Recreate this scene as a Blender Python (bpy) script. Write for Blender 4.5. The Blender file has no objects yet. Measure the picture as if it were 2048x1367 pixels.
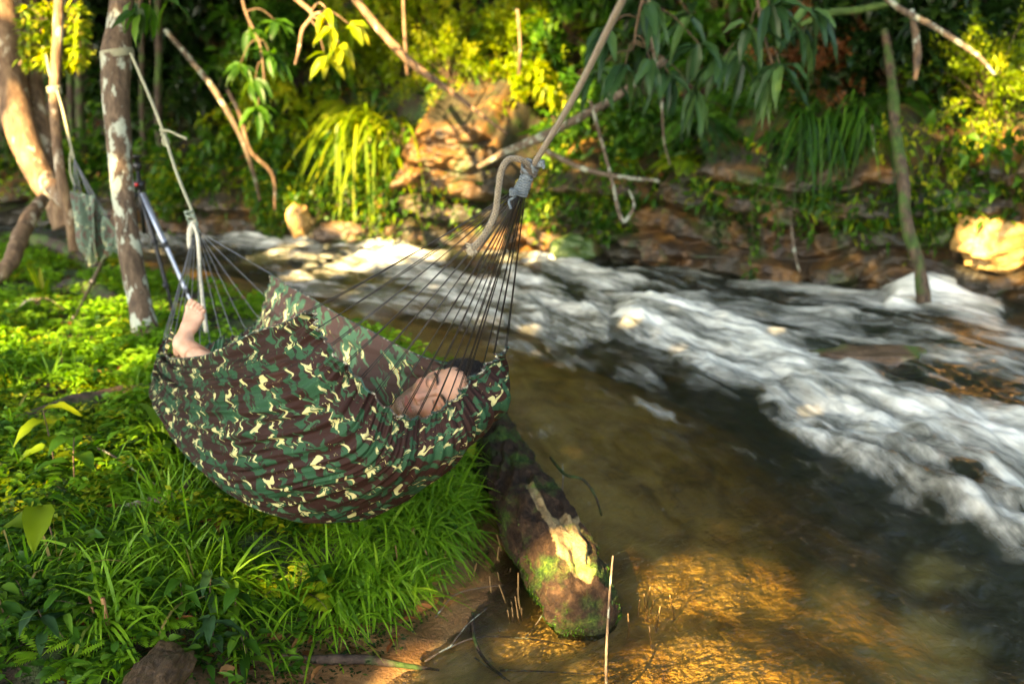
import bpy, math, random
import numpy as np
from mathutils import Vector, Matrix
random.seed(7)
rng = np.random.default_rng(11)
scene = bpy.context.scene
col = scene.collection
# ------------------------------------------------------------------ camera
PITCH = math.radians(15.0); CAMH = 1.7; FPX = 1991.0
cam_d = bpy.data.cameras.new("camera"); cam = bpy.data.objects.new("camera", cam_d); col.objects.link(cam)
cam.location = (0, 0, CAMH); cam.rotation_euler = (math.radians(90) - PITCH, 0, 0)
cam_d.sensor_width = 36; cam_d.lens = 35; cam_d.clip_end = 200; cam_d.clip_start = 0.05
cam_d.dof.use_dof = True; cam_d.dof.focus_distance = 2.8; cam_d.dof.aperture_fstop = 2.1
scene.camera = cam
# ------------------------------------------------------------------ light
SUN_TO = Vector((-0.42, -0.72, 0.55)).normalized()
world = bpy.data.worlds.new("World"); scene.world = world; world.use_nodes = True
wn = world.node_tree; bg = wn.nodes["Background"]; sky = wn.nodes.new("ShaderNodeTexSky")
sky.sky_type = 'NISHITA'; sky.sun_disc = False
sky.sun_elevation = math.asin(SUN_TO.z); sky.sun_rotation = math.atan2(SUN_TO.x, SUN_TO.y)
wn.links.new(sky.outputs[0], bg.inputs[0]); bg.inputs[1].default_value = 0.135
sl = bpy.data.lights.new("sun", 'SUN'); sun = bpy.data.objects.new("sun", sl); col.objects.link(sun)
sl.energy = 5.0; sl.angle = math.radians(0.5); sl.color = (1.0, 0.75, 0.40)
sun.rotation_euler = SUN_TO.to_track_quat('Z', 'Y').to_euler()
scene.view_settings.view_transform = 'Standard'; scene.view_settings.look = 'None'
scene.view_settings.gamma = 1.0; scene.view_settings.exposure = 3.4
scene.view_settings.use_white_balance = True; scene.view_settings.white_balance_temperature = 7600; scene.view_settings.white_balance_tint = 10

scene.render.engine = 'CYCLES'
cy = scene.cycles; cy.use_denoising = True; cy.max_bounces = 6; cy.diffuse_bounces = 3; cy.glossy_bounces = 2
cy.transmission_bounces = 4; cy.transparent_max_bounces = 10; cy.caustics_reflective = False; cy.caustics_refractive = False
cy.sample_clamp_indirect = 6.0
# ------------------------------------------------------------------ helpers
SP, CP = math.sin(PITCH), math.cos(PITCH)
def P(px, py, d):
    """world point of photo pixel at camera depth d"""
    dx = (px - 1024) / FPX; dy = (683.5 - py) / FPX
    return np.array([d * dx, d * (CP + dy * SP), CAMH + d * (-SP + dy * CP)])
def PX(w):
    w = np.asarray(w, float); y = w[..., 1]; z = w[..., 2] - CAMH
    dep = y * CP - z * SP; up = y * SP + z * CP
    dep = np.maximum(dep, 0.05)
    return 1024 + FPX * w[..., 0] / dep, 683.5 - FPX * up / dep, dep
_perm = np.random.default_rng(3).permutation(256); _perm = np.concatenate([_perm, _perm, _perm])
_g = np.random.default_rng(5).normal(size=(256, 3)); _g /= np.linalg.norm(_g, axis=1)[:, None]
def pn(x, y, z=0.0):
    x, y, z = np.broadcast_arrays(np.asarray(x, float), np.asarray(y, float), np.asarray(z, float))
    xi, yi, zi = np.floor(x).astype(int), np.floor(y).astype(int), np.floor(z).astype(int)
    xf, yf, zf = x - xi, y - yi, z - zi
    f = lambda t: t * t * t * (t * (t * 6 - 15) + 10)
    u, v, w = f(xf), f(yf), f(zf); xi &= 255; yi &= 255; zi &= 255
    r = 0
    for a in (0, 1):
        for b in (0, 1):
            for c in (0, 1):
                h = _perm[_perm[_perm[(xi + a)] + yi + b] % 256 + zi + c] % 256
                g = _g[h]
                d = g[..., 0] * (xf - a) + g[..., 1] * (yf - b) + g[..., 2] * (zf - c)
                r = r + d * (u if a else 1 - u) * (v if b else 1 - v) * (w if c else 1 - w)
    return r * 1.6
def fbm(x, y, z=0.0, o=4, g=0.5):
    s = 0; a = 1.0; k = 1.0
    for i in range(o):
        s = s + a * pn(x * k + 17.3 * i, y * k - 9.1 * i, z * k + 4.7 * i); a *= g; k *= 2.03
    return s
def sstep(a, b, x):
    t = np.clip((x - a) / (b - a), 0, 1); return t * t * (3 - 2 * t)
def nrm(v):
    v = np.asarray(v, float); return v / np.maximum(np.linalg.norm(v, axis=-1, keepdims=True), 1e-9)
class MB:
    def __init__(s): s.v = []; s.f = []; s.a = []; s.n = 0
    def add(s, v, f, a=0.5):
        v = np.asarray(v, float).reshape(-1, 3); f = np.asarray(f, int)
        s.v.append(v); s.f.append(f + s.n); s.n += len(v)
        s.a.append(np.broadcast_to(np.asarray(a, float), (len(v),)).copy()); return s
    def build(s, name, mat, parent=None, smooth=True, attrs=None, uv=None):
        return mk(name, np.concatenate(s.v), s.f, mat, parent, smooth, dict(attrs or {}, v=np.concatenate(s.a)), uv)
def mk(name, V, F, mat=None, parent=None, smooth=True, attrs=None, uv=None):
    me = bpy.data.meshes.new(name); V = np.asarray(V, np.float32)
    if not isinstance(F, list): F = [F]
    F = [f for f in F if len(f)]
    me.vertices.add(len(V)); me.vertices.foreach_set("co", V.ravel())
    li = np.concatenate([f.ravel() for f in F]).astype(np.int32)
    tot = np.concatenate([np.full(len(f), f.shape[1], np.int32) for f in F])
    st = np.concatenate([[0], np.cumsum(tot)[:-1]]).astype(np.int32)
    me.loops.add(len(li)); me.loops.foreach_set("vertex_index", li)
    me.polygons.add(len(tot)); me.polygons.foreach_set("loop_start", st)
    me.polygons.foreach_set("use_smooth", np.full(len(tot), smooth))
    me.update(calc_edges=True)
    for k, a in (attrs or {}).items():
        at = me.attributes.new(k, 'FLOAT', 'POINT'); at.data.foreach_set("value", np.asarray(a, np.float32))
    if uv is not None:
        l = me.uv_layers.new(name="UVMap"); l.data.foreach_set("uv", np.asarray(uv, np.float32)[li].ravel())
    if mat: me.materials.append(mat)
    o = bpy.data.objects.new(name, me); col.objects.link(o)
    if parent is not None: o.parent = parent
    return o
def tag(o, label=None, cat=None, group=None, kind=None):
    if label: o["label"] = label
    if cat: o["category"] = cat
    if group: o["group"] = group
    if kind: o["kind"] = kind
    return o
def empty(name, loc, label, cat, group=None):
    o = bpy.data.objects.new(name, None); col.objects.link(o); o.location = tuple(loc); o.empty_display_size = 0.1
    return tag(o, label, cat, group)
def into(o):
    """make a mesh built in world coordinates a child kept in place"""
    o.matrix_parent_inverse = Matrix.Translation(-o.parent.location) ; return o
def grid_faces(nu, nv, wrap=False):
    i = np.arange(nu - 1)[:, None]; j = np.arange(nv if wrap else nv - 1)[None, :]; jn = (j + 1) % nv
    return np.stack([i * nv + j, i * nv + jn, (i + 1) * nv + jn, (i + 1) * nv + j], -1).reshape(-1, 4)
def catmull(pts, n):
    pts = np.asarray(pts, float); m = len(pts)
    if m == 2: return pts[0] + (pts[1] - pts[0]) * np.linspace(0, 1, n)[:, None]
    q = np.concatenate([[2 * pts[0] - pts[1]], pts, [2 * pts[-1] - pts[-2]]])
    t = np.linspace(0, m - 1, n); i = np.minimum(t.astype(int), m - 2); f = (t - i)[:, None]
    a, b, c, d = q[i], q[i + 1], q[i + 2], q[i + 3]
    return 0.5 * (2 * b + (c - a) * f + (2 * a - 5 * b + 4 * c - d) * f ** 2 + (3 * b - a - 3 * c + d) * f ** 3)
def tube(pts, rad, seg=8, cap=True):
    """polyline -> tube verts, faces"""
    pts = np.asarray(pts, float); n = len(pts); rad = np.broadcast_to(np.asarray(rad, float), (n,))
    T = nrm(np.gradient(pts, axis=0)); up = np.array([0, 0, 1.0]) if abs(T[0][2]) < .9 else np.array([1.0, 0, 0])
    A = np.zeros((n, 3)); a = nrm(np.cross(T[0], up))
    for i in range(n):
        a = a - T[i] * np.dot(a, T[i]); a = a / max(np.linalg.norm(a), 1e-9); A[i] = a
    B = np.cross(T, A); th = np.arange(seg) * 2 * math.pi / seg
    V = pts[:, None, :] + rad[:, None, None] * (np.cos(th)[None, :, None] * A[:, None, :] + np.sin(th)[None, :, None] * B[:, None, :])
    V = V.reshape(-1, 3); F = grid_faces(n, seg, True)[:, ::-1]
    if cap and seg >= 3:
        V = np.concatenate([V, pts[:1], pts[-1:]]); c0, c1 = len(V) - 2, len(V) - 1; k = np.arange(seg); kn = (k + 1) % seg
        f1 = np.stack([np.full(seg, c0), k, kn], -1); f2 = np.stack([np.full(seg, c1), (n - 1) * seg + kn, (n - 1) * seg + k], -1)
        F2 = np.concatenate([f1, f2]); F2 = np.concatenate([F2, F2[:, 2:]], 1)  # degenerate quads kept simple below
        return V, F, F2[:, :3]
    return V, F, np.zeros((0, 3), int)
def add_tube(mb, pts, rad, seg=8, a=0.5, cap=True):
    V, F, F3 = tube(pts, rad, seg, cap); base = mb.n
    mb.add(V, F, a)
    if len(F3): mb.f.append(F3 + base)
    return mb
def rough_tube(mb, pts, rad, seg, amp, freq, n=None, a=0.5, seed=0.0, ridg=0.0):
    """bark-like tube, radius varied by noise"""
    if n: pts = catmull(pts, n); rad = np.interp(np.linspace(0, 1, n), np.linspace(0, 1, len(rad)), rad)
    pts = np.asarray(pts); V, F, F3 = tube(pts, rad, seg, True); m = len(pts)
    c = np.repeat(pts, seg, 0); d = V[:m * seg] - c; r = np.linalg.norm(d, axis=1, keepdims=True); dn = d / np.maximum(r, 1e-6)
    w = V[:m * seg]
    k = fbm(w[:, 0] * freq + seed, w[:, 1] * freq, w[:, 2] * freq * .5, 4)
    if ridg: k = k + ridg * np.abs(pn(np.tile(np.arange(seg), m) * 1.3, w[:, 2] * 3 + seed, seed))
    V[:m * seg] = c + d * (1 + amp * k[:, None]); base = mb.n
    mb.add(V, F, a)
    if len(F3): mb.f.append(F3 + base)
# leaf shapes: template (along, across, up) applied to many
def leaf_t(kind):
    if kind == 'tiny':
        t = np.array([[0, 0, 0], [.5, .5, .0], [1, 0, -.08], [.5, -.5, .0]]); f = np.array([[0, 3, 2, 1]])
    elif kind == 'leaf':
        xs = [0, .22, .5, .78, 1]; w = [.06, .42, .5, .3, 0.0]; dr = [0, .03, .02, -.05, -.16]
        t = []; f = []
        for x, ww, d in zip(xs, w, dr): t += [[x, ww, d + .12 * ww], [x, 0, d], [x, -ww, d + .12 * ww]]
        for i in range(4):
            b = i * 3; f += [[b, b + 1, b + 4, b + 3], [b + 1, b + 2, b + 5, b + 4]]
        t = np.array(t); f = np.array(f)
    elif kind == 'big':
        xs = np.linspace(0, 1, 9); w = .5 * np.sin(np.pi * np.clip(xs, 0, 1) ** .8) ** .9; w[0] = .03; w[-1] = 0.0; dr = -.28 * xs ** 2 + .1 * xs
        t = []; f = []
        for i, (x, ww, d) in enumerate(zip(xs, w, dr)):
            wv = .03 * math.sin(i * 2.1)
            t += [[x, ww, d + .16 * ww + wv], [x, ww * .5, d + .03], [x, 0, d], [x, -ww * .5, d + .03], [x, -ww, d + .16 * ww - wv]]
        for i in range(8):
            b = i * 5
            for j in range(4): f.append([b + j, b + j + 1, b + j + 6, b + j + 5])
        t = np.array(t); f = np.array(f)
    elif kind == 'blade':
        xs = np.linspace(0, 1, 7); t = []; f = []
        for x in xs: t += [[x, .5 * (1 - x ** 2.2) * (.6 + .4 * min(1, x * 5)), 0], [x, -.5 * (1 - x ** 2.2) * (.6 + .4 * min(1, x * 5)), 0]]
        for i in range(6): b = i * 2; f.append([b, b + 1, b + 3, b + 2])
        t = np.array(t); f = np.array(f)
    return t, f
_LT = {k: leaf_t(k) for k in ('tiny', 'leaf', 'big', 'blade')}
def add_leaves(mb, kind, pos, dirs, L, W, droop=0.0, ups=None, a=None, jit=.5):
    """many leaves at once. droop: fraction of length bent down (parabola, gravity)"""
    t, f = _LT[kind]; pos = np.asarray(pos, float).reshape(-1, 3); n = len(pos)
    if n == 0: return
    D = nrm(np.broadcast_to(dirs, (n, 3))); L = np.broadcast_to(L, (n,)); W = np.broadcast_to(W, (n,)); droop = np.broadcast_to(droop, (n,))
    if ups is None: ups = np.array([0, 0, 1.0]) + rng.normal(size=(n, 3)) * jit
    S = nrm(np.cross(np.broadcast_to(ups, (n, 3)), D)); U = np.cross(D, S)
    x = t[None, :, 0]
    V = pos[:, None] + (x * L[:, None])[..., None] * D[:, None] + (t[None, :, 1] * W[:, None])[..., None] * S[:, None] + (t[None, :, 2] * L[:, None])[..., None] * U[:, None]
    V[..., 2] -= (x ** 2) * (droop * L)[:, None]
    F = (f[None] + (np.arange(n) * len(t))[:, None, None]).reshape(-1, f.shape[1])
    if a is None: a = rng.random(n)
    mb.add(V.reshape(-1, 3), F, np.repeat(np.broadcast_to(a, (n,)), len(t)))
# ------------------------------------------------------------------ materials
class NT:
    def __init__(s, name):
        s.m = bpy.data.materials.new(name); s.m.use_nodes = True; s.t = s.m.node_tree; s.t.nodes.clear()
        s.out = s.t.nodes.new('ShaderNodeOutputMaterial')
    def n(s, ty, **kw):
        x = s.t.nodes.new('ShaderNode' + ty)
        for k, v in kw.items(): setattr(x, k, v)
        return x
    def l(s, a, b): s.t.links.new(a, b)
    def put(s, sock, v):
        if isinstance(v, bpy.types.NodeSocket): s.l(v, sock)
        elif v is not None: sock.default_value = v
    def math(s, op, a, b=None, clamp=False):
        x = s.n('Math', operation=op, use_clamp=clamp); s.put(x.inputs[0], a)
        if b is not None: s.put(x.inputs[1], b)
        return x.outputs[0]
    def vm(s, op, a, b=None):
        x = s.n('VectorMath', operation=op); s.put(x.inputs[0], a)
        if b is not None: s.put(x.inputs[1], b)
        return x.outputs[0]
    def noise(s, vec, scale, detail=4, rough=.55, dist=0.0, dim='3D', w=None):
        x = s.n('TexNoise', noise_dimensions=dim); s.put(x.inputs['Vector'], vec)
        if w is not None: s.put(x.inputs['W'], w)
        x.inputs['Scale'].default_value = scale; x.inputs['Detail'].default_value = detail
        x.inputs['Roughness'].default_value = rough; x.inputs['Distortion'].default_value = dist
        return x.outputs['Fac']
    def ramp(s, f, stops, interp='LINEAR'):
        x = s.n('ValToRGB'); x.color_ramp.interpolation = interp; s.put(x.inputs[0], f); e = x.color_ramp.elements
        while len(e) < len(stops): e.new(0.5)
        for i, (p, c) in enumerate(stops): e[i].position = p; e[i].color = (*c, 1) if len(c) == 3 else c
        return x.outputs[0]
    def mix(s, f, a, b, bt='MIX'):
        x = s.n('Mix', data_type='RGBA', blend_type=bt); s.put(x.inputs[0], f)
        s.put(x.inputs[6], (*a, 1) if isinstance(a, tuple) and len(a) == 3 else a)
        s.put(x.inputs[7], (*b, 1) if isinstance(b, tuple) and len(b) == 3 else b); return x.outputs[2]
    def attr(s, name): return s.n('Attribute', attribute_name=name).outputs['Fac']
    def obj(s): return s.n('TexCoord').outputs['Object']
    def wpos(s): return s.n('NewGeometry').outputs['Position']
    def scale(s, v, k):
        x = s.n('Mapping'); s.l(v, x.inputs[0]); x.inputs['Scale'].default_value = k; return x.outputs[0]
    def bump(s, h, st=.5, d=.01, nrm=None):
        x = s.n('Bump'); s.put(x.inputs['Height'], h); x.inputs['Strength'].default_value = st; x.inputs['Distance'].default_value = d
        if nrm is not None: s.l(nrm, x.inputs['Normal'])
        return x.outputs[0]
    def pbr(s, c, rough=.6, spec=.5, bump=None, **kw):
        x = s.n('BsdfPrincipled'); s.put(x.inputs['Base Color'], (*c, 1) if isinstance(c, tuple) and len(c) == 3 else c)
        s.put(x.inputs['Roughness'], rough); x.inputs['Specular IOR Level'].default_value = spec
        if bump is not None: s.l(bump, x.inputs['Normal'])
        for k, v in kw.items(): s.put(x.inputs[k], v)
        return x.outputs[0]
    def done(s, sh): s.l(sh, s.out.inputs[0]); return s.m
def mixsh(t, f, a, b):
    x = t.n('MixShader'); t.put(x.inputs[0], f); t.l(a, x.inputs[1]); t.l(b, x.inputs[2]); return x.outputs[0]
def leaf_mat(name, stops, trans=.45, tint=(1.35, 1.25, .4), rough=.42, spec=.24):
    t = NT(name); c = t.ramp(t.attr('v'), stops)
    nz = t.noise(t.wpos(), 1.3, 2); c = t.mix(.5, c, t.ramp(nz, [(.3, (.45, .5, .4)), (.7, (1.45, 1.35, 1.1))]), 'MULTIPLY')
    c2 = t.mix(1.0, c, (*tint, 1), 'MULTIPLY')
    p = t.pbr(c, rough, spec); tr = t.n('BsdfTranslucent'); t.l(c2, tr.inputs[0])
    return t.done(mixsh(t, trans, p, tr.outputs[0]))
def plain(name, c, rough=.6, spec=.4, metal=0.0, nscale=30, var=.25, bump=.2, bd=.003):
    t = NT(name); n = t.noise(t.obj(), nscale, 5)
    lo = tuple(x * (1 - var) for x in c); hi = tuple(x * (1 + var) for x in c)
    return t.done(t.pbr(t.ramp(n, [(.3, lo), (.7, hi)]), rough, spec, t.bump(n, bump, bd), Metallic=metal))
# ------------------------------------------------------------------ terrain and river
NEAR = [(-1.6, -1.5), (-1.2, 1.2), (-.5, 2.45), (-.1, 3.2), (-.1, 4.2), (-.2, 5.2), (-1.0, 6.2), (-1.9, 7.0), (-2.8, 7.9), (-4.4, 9.2), (-8, 10.2), (-14, 11)]
FAR = [(9.5, 1.0), (7.5, 3.2), (5.7, 5.6), (4.0, 7.5), (2.1, 8.6), (.62, 9.75), (-1.0, 10.4), (-2.6, 10.8), (-4.1, 11.25), (-6, 11.8), (-9.5, 12.3), (-14, 13)]
NC = catmull(NEAR, 160); FC = catmull(FAR, 160)
def sdist(x, y, C):
    """signed distance to a shore, positive to the right when walking along it"""
    x = np.asarray(x, float); y = np.asarray(y, float); C = C[::3] if len(C) > 100 else C
    best = np.full(x.shape, 1e9); sg = np.ones(x.shape)
    for (x0, y0), (x1, y1) in zip(C[:-1], C[1:]):
        dx, dy = x1 - x0, y1 - y0; L = dx * dx + dy * dy
        t = np.clip(((x - x0) * dx + (y - y0) * dy) / L, 0, 1)
        ex, ey = x - x0 - t * dx, y - y0 - t * dy; d = ex * ex + ey * ey
        m = d < best; best = np.where(m, d, best); sg = np.where(m, np.sign(dy * (x - x0) - dx * (y - y0)), sg)
    return np.sqrt(best) * np.where(sg == 0, 1, sg)
def H(x, y, detail=True):
    x = np.asarray(x, float); y = np.asarray(y, float)
    dn = sdist(x, y, NC); df = sdist(x, y, FC)           # dn>0 river side; df>0 beyond the far shore is inverted below
    mudw = 1 - sstep(2.6, 3.9, y)                        # gentle mud shelf near the camera
    rise = .24 * sstep(0, .35 + .5 * mudw, -dn) + .05 * sstep(.5, 3.5, -dn) + .35 * sstep(3.2, 8, -dn)
    sh = sstep(.9, 1.7, dn) * (1 - .35 * sstep(6, 9, y))
    bed = -.035 * sstep(0, .3, dn) - .07 * sstep(.2, 1.1, dn) - .42 * sstep(.8, 2.1, dn)
    z = np.where(dn < 0, rise, bed) + .004
    far = df                                              # >0 beyond the far shore
    hill = np.interp(x, [-6, -2, 0, 2, 5], [.4, .42, .6, .9, 1.]) * sstep(.1, .5, far) + .60 * np.exp(-((x + .55) / .6) ** 4) * sstep(.2, .7, far) * (1 - sstep(1.0, 2.5, far)) + np.maximum(far - .35, 0) * 1.35 * (1 - .5 * sstep(4, 9, far))
    z = np.where(far > .1, np.maximum(z, 0) * 0 + hill - .15, z)
    # forest floor rises behind the left trees
    z = z + np.where(dn < 0, .9 * sstep(5, 12, -dn), 0)
    if detail:
        land = sstep(.0, .3, -dn) + sstep(.4, .8, far)
        z = z + land * (.035 * fbm(x * 1.9, y * 1.9, 1.0, 3) + .012 * fbm(x * 9, y * 9, 2.0, 2)) + (1 - np.clip(land, 0, 1)) * (.012 * fbm(x * 2.3, y * 2.3, 5., 3) + .004 * fbm(x * 14, y * 9, 7., 2))
        z = z + sstep(.6, 1.5, far) * .25 * fbm(x * .8, y * .8, 3.0, 3)
    return z
# flip far so that beyond shore is positive
_t = sdist(np.array([0.0]), np.array([14.0]), FC)[0]
if _t < 0:
    _sd = sdist
    def sdist(x, y, C, _sd=_sd): return -_sd(x, y, C) if C is FC else _sd(x, y, C)
assert sdist(np.array([2.0]), np.array([5.0]), NC)[0] > 0 and sdist(np.array([0.0]), np.array([14.0]), FC)[0] > 0
def ray_ground(px, py, zoff=0.0, tmax=25, tmin=1.2):
    ts = np.linspace(tmin, tmax, 900); o = np.array([0, 0, CAMH]); d = P(px, py, 1.0) - o
    q = o + ts[:, None] * d; h = H(q[:, 0], q[:, 1]) + zoff; k = np.argmax(q[:, 2] < h)
    return q[k] if (q[:, 2] < h).any() else q[-1]
def axis(a, b, fine_a, fine_b, hf, hc):
    out = [a]; x = a
    while x < b:
        d = 0 if fine_a <= x <= fine_b else min(abs(x - fine_a), abs(x - fine_b)); x += min(hc, hf + .06 * d); out.append(x)
    return np.array(out)
gx = axis(-40, 40, -2.2, 2.4, .022, 1.5); gy = axis(-25, 50, 2.0, 5.5, .022, 1.5)
X, Y = np.meshgrid(gx, gy, indexing='ij'); Z = H(X, Y)
t = NT('forest_ground'); w = t.wpos(); n1 = t.noise(w, 2.2, 6, .6); n2 = t.noise(w, 25, 5, .7); n3 = t.noise(w, 90, 3)
soil = t.ramp(n2, [(.25, (.008, .005, .003)), (.5, (.030, .016, .008)), (.75, (.08, .042, .018))])
moss = t.ramp(n2, [(.3, (.012, .03, .006)), (.7, (.05, .10, .018))])
soil = t.mix(t.ramp(n1, [(.45, (0, 0, 0)), (.6, (1, 1, 1))]), soil, moss)
mud = t.ramp(t.noise(t.scale(w, (1, 1.4, 1)), 6, 6, .62, .6), [(.3, (.07, .035, .014)), (.5, (.17, .085, .032)), (.7, (.27, .15, .06))])
sand = t.ramp(t.noise(t.scale(w, (1.6, .9, 1)), 2.6, 6, .6, .9), [(.3, (.10, .045, .010)), (.43, (.34, .20, .045)), (.58, (.58, .39, .115)), (.75, (.72, .52, .20))])
rip = t.noise(t.scale(w, (3, 1.2, 1)), 9, 4, .6, 1.0)
sand = t.mix(t.ramp(rip, [(.35, (.20,) * 3), (.6, (0, 0, 0))]), sand, (.12, .07, .02))
sand = t.mix(t.attr('deep'), sand, (.035, .032, .014)); c = t.mix(t.attr('mud'), soil, mud); c = t.mix(t.attr('sand'), c, sand)
r = t.ramp(t.attr('mud'), [(0, (.85,) * 3), (1, (.32,) * 3)])
ground_mat = t.done(t.pbr(c, t.math('MAXIMUM', r, .3), .5, t.bump(t.math('MULTIPLY', t.mix(.5, n2, n3), t.math('SUBTRACT', 1.0, t.math('MULTIPLY', t.attr('sand'), .86))), .7, .02)))
dn = sdist(X.ravel(), Y.ravel(), NC)
mudA = sstep(-.5, -.05, dn) ; mudA = np.where(Y.ravel() > 3.6, sstep(-.12, .0, dn), mudA)
far_ = sdist(X.ravel(), Y.ravel(), FC); sandA = sstep(.05, .35, dn + .15 * fbm(X.ravel() * 3, Y.ravel() * 3, 0, 3)) * (far_ < .1); mudA = mudA * (far_ < .1)
g = mk('ground', np.stack([X.ravel(), Y.ravel(), Z.ravel()], 1), grid_faces(len(gx), len(gy)), ground_mat, attrs={'mud': mudA, 'sand': sandA, 'deep': sstep(1.0, 1.9, dn + .5 * fbm(X.ravel() * 1.5, Y.ravel() * 1.5, 4, 3))})
tag(g, kind='structure')
# foam strokes (faint ones paint pale water reflections) given as photo pixels lying on the water plane
STRK = [([(1265, 650), (1400, 675), (1560, 745), (1700, 840), (1900, 935), (2100, 1040)], 48, 1.0), ([(1480, 730), (1560, 830), (1700, 905), (1850, 985), (2100, 1110)], 34, .75),
        ([(1330, 655), (1500, 690), (1620, 760), (1740, 800), (1880, 850), (2100, 900)], 60, 1.0), ([(1400, 720), (1600, 810), (1760, 860), (1900, 900), (2100, 960)], 45, .8),
        ([(1080, 505), (1130, 545), (1200, 580), (1300, 610), (1400, 620)], 26, .75), ([(1000, 500), (1040, 540), (1120, 600), (1230, 640)], 22, .6),
        ([(1500, 570), (1700, 600), (1900, 640), (2100, 700)], 26, .6), ([(1250, 540), (1400, 570), (1600, 590), (1800, 610)], 16, .45),
        ([(440, 455), (560, 470), (700, 490), (830, 530), (930, 570), (1050, 610), (1200, 655)], 34, .9), ([(600, 480), (760, 520), (860, 580), (1000, 640)], 30, .8),
        ([(560, 560), (700, 600), (860, 625), (1050, 650), (1150, 690)], 24, .6), ([(280, 480), (450, 475), (560, 500), (700, 540)], 20, .6),
        ([(1800, 600), (1850, 585), (1900, 600), (1990, 640)], 30, 1.0), ([(1640, 690), (1800, 700), (1950, 720), (2100, 760)], 40, .62),
        ([(1250, 812), (1340, 838)], 16, .5), ([(1000, 700), (1100, 700), (1200, 730), (1300, 770)], 30, .42), ([(1800, 780), (1950, 800), (2100, 830)], 40, .5),
        ([(1420, 600), (1560, 640), (1700, 660)], 26, .5), ([(1000, 830), (1300, 880), (1500, 930), (1700, 1010)], 40, .22), ([(1150, 780), (1350, 860), (1600, 950), (1800, 1060)], 40, .18)]
def foam_glint_at(px, py):
    f = np.zeros(px.shape)
    for pts, wd, st in STRK:
        b = np.full(px.shape, 1e9)
        for (x0, y0), (x1, y1) in zip(pts[:-1], pts[1:]):
            dx, dy = x1 - x0, y1 - y0; k = np.clip(((px - x0) * dx + (py - y0) * dy) / (dx * dx + dy * dy), 0, 1)
            b = np.minimum(b, (px - x0 - k * dx) ** 2 + ((py - y0 - k * dy) * 1.0) ** 2)
        f = np.maximum(f, st * np.exp(-b / (wd * 1.08) ** 2))
    return f
NU, NV = 1300, 560
# rows denser near the camera
us = np.linspace(0, 1, NU); us = np.interp(us, [0, .1, .7, .9, 1], [0, .12, .52, .72, 1])
na = catmull(NEAR, 400); fa = catmull(FAR, 400); k = us * 399; ki = np.minimum(k.astype(int), 398); kf = (k - ki)[:, None]
nl = na[ki] * (1 - kf) + na[ki + 1] * kf; fl = fa[ki] * (1 - kf) + fa[ki + 1] * kf
vs = np.linspace(0, 1, NV) ** 1.15
wid = np.linalg.norm(fl - nl, axis=1)[:, None]; vv = -.5 / wid * (1 - vs)[None] ** 6 + (1 + .35 / wid * vs[None] ** 20) * vs[None]
W = nl[:, None] + (fl - nl)[:, None] * vv[..., None]
wx, wy = W[..., 0], W[..., 1]
arc = np.concatenate([[0], np.cumsum(np.linalg.norm(np.diff((nl + fl) / 2, axis=0), axis=1))])[:, None] + 0 * vv; acr = vv * 4.0
ppx, ppy, _ = PX(np.stack([wx, wy, 0 * wx], -1)); foam = foam_glint_at(ppx + 40 * fbm(arc * 1.6, acr * 2.4, 0, 4), ppy + 26 * fbm(arc * 1.6, acr * 2.4, 5, 4))
dnw = sdist(wx.ravel(), wy.ravel(), NC).reshape(wx.shape); rough = sstep(.5, 2.2, dnw) ; ro = np.clip(.18 * sstep(.0, .8, dnw) + .8 * rough + foam * .6, .0, 1.4)
wz = ro * (.05 * fbm(arc * 1.1, acr * 2.6, 1.5, 3) + .020 * fbm(arc * 3.2, acr * 9, 4, 3)) + .0045 * fbm(arc * 9, acr * 22, 9, 3) * (.3 + ro)
fz = fbm(arc * 1.5, acr * 5.0, 8, 3, .4); fz2 = fbm(arc * 1.1 + acr, acr * 9, 8, 4); wz = wz + foam ** 1.3 * (.07 + .040 * fz) + .05 * np.exp(-(((ppx - 1330) / 130) ** 2 + ((ppy - 670) / 50) ** 2)); foam = foam * np.clip(.90 + .30 * fz + .35 * fz2, .25, 1.15)
wz = wz + .10 * np.exp(-(((ppx - 1850) / 50) ** 2 + ((ppy - 585) / 22) ** 2))
bz = H(wx.ravel(), wy.ravel()).reshape(wx.shape); foam = np.maximum(foam, np.clip(.09 + .20 * fbm(arc * .9, acr * 2, 6, 2), .02, .4) * rough * sstep(1.3, 2.6, dnw) + .05 * sstep(.3, 1, dnw)); depth = np.maximum(.0, wz - np.minimum(bz, .0))  # faint foam floor also paints pale reflection streaks on the water
bank = np.where((bz > wz), 1., 0.)
t = NT('river_water'); uvn = t.n('UVMap').outputs[0]
st1 = t.noise(t.scale(uvn, (.9, 5.5, 1)), 2.6, 8, .6, .9); st2 = t.noise(t.scale(uvn, (1.6, 7.5, 1)), 7.0, 6, .56, .6); blob = t.noise(t.scale(uvn, (1, 2.2, 1)), 5.0, 5, .6, .5)
fa_ = t.attr('foam')
s = t.math('ADD', t.math('MULTIPLY', t.math('SUBTRACT', st1, .5), 1.5), t.math('MULTIPLY', t.math('SUBTRACT', st2, .5), 1.6))
s = t.math('ADD', s, t.math('MULTIPLY', t.math('SUBTRACT', blob, .5), 1.0)); st3 = t.noise(t.scale(uvn, (2.2, 15, 1)), 8.0, 5, .7, .8); s = t.math('ADD', s, t.math('MULTIPLY', t.math('SUBTRACT', st3, .5), .5))
fm = t.math('ADD', t.math('MULTIPLY', fa_, .92), t.math('MULTIPLY', s, t.math('ADD', t.math('MULTIPLY', fa_, .55), .30)))
fm = t.ramp(fm, [(.25, (0, 0, 0)), (.48, (.20,) * 3), (.74, (.55,) * 3), (1.0, (.94,) * 3)])
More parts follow.
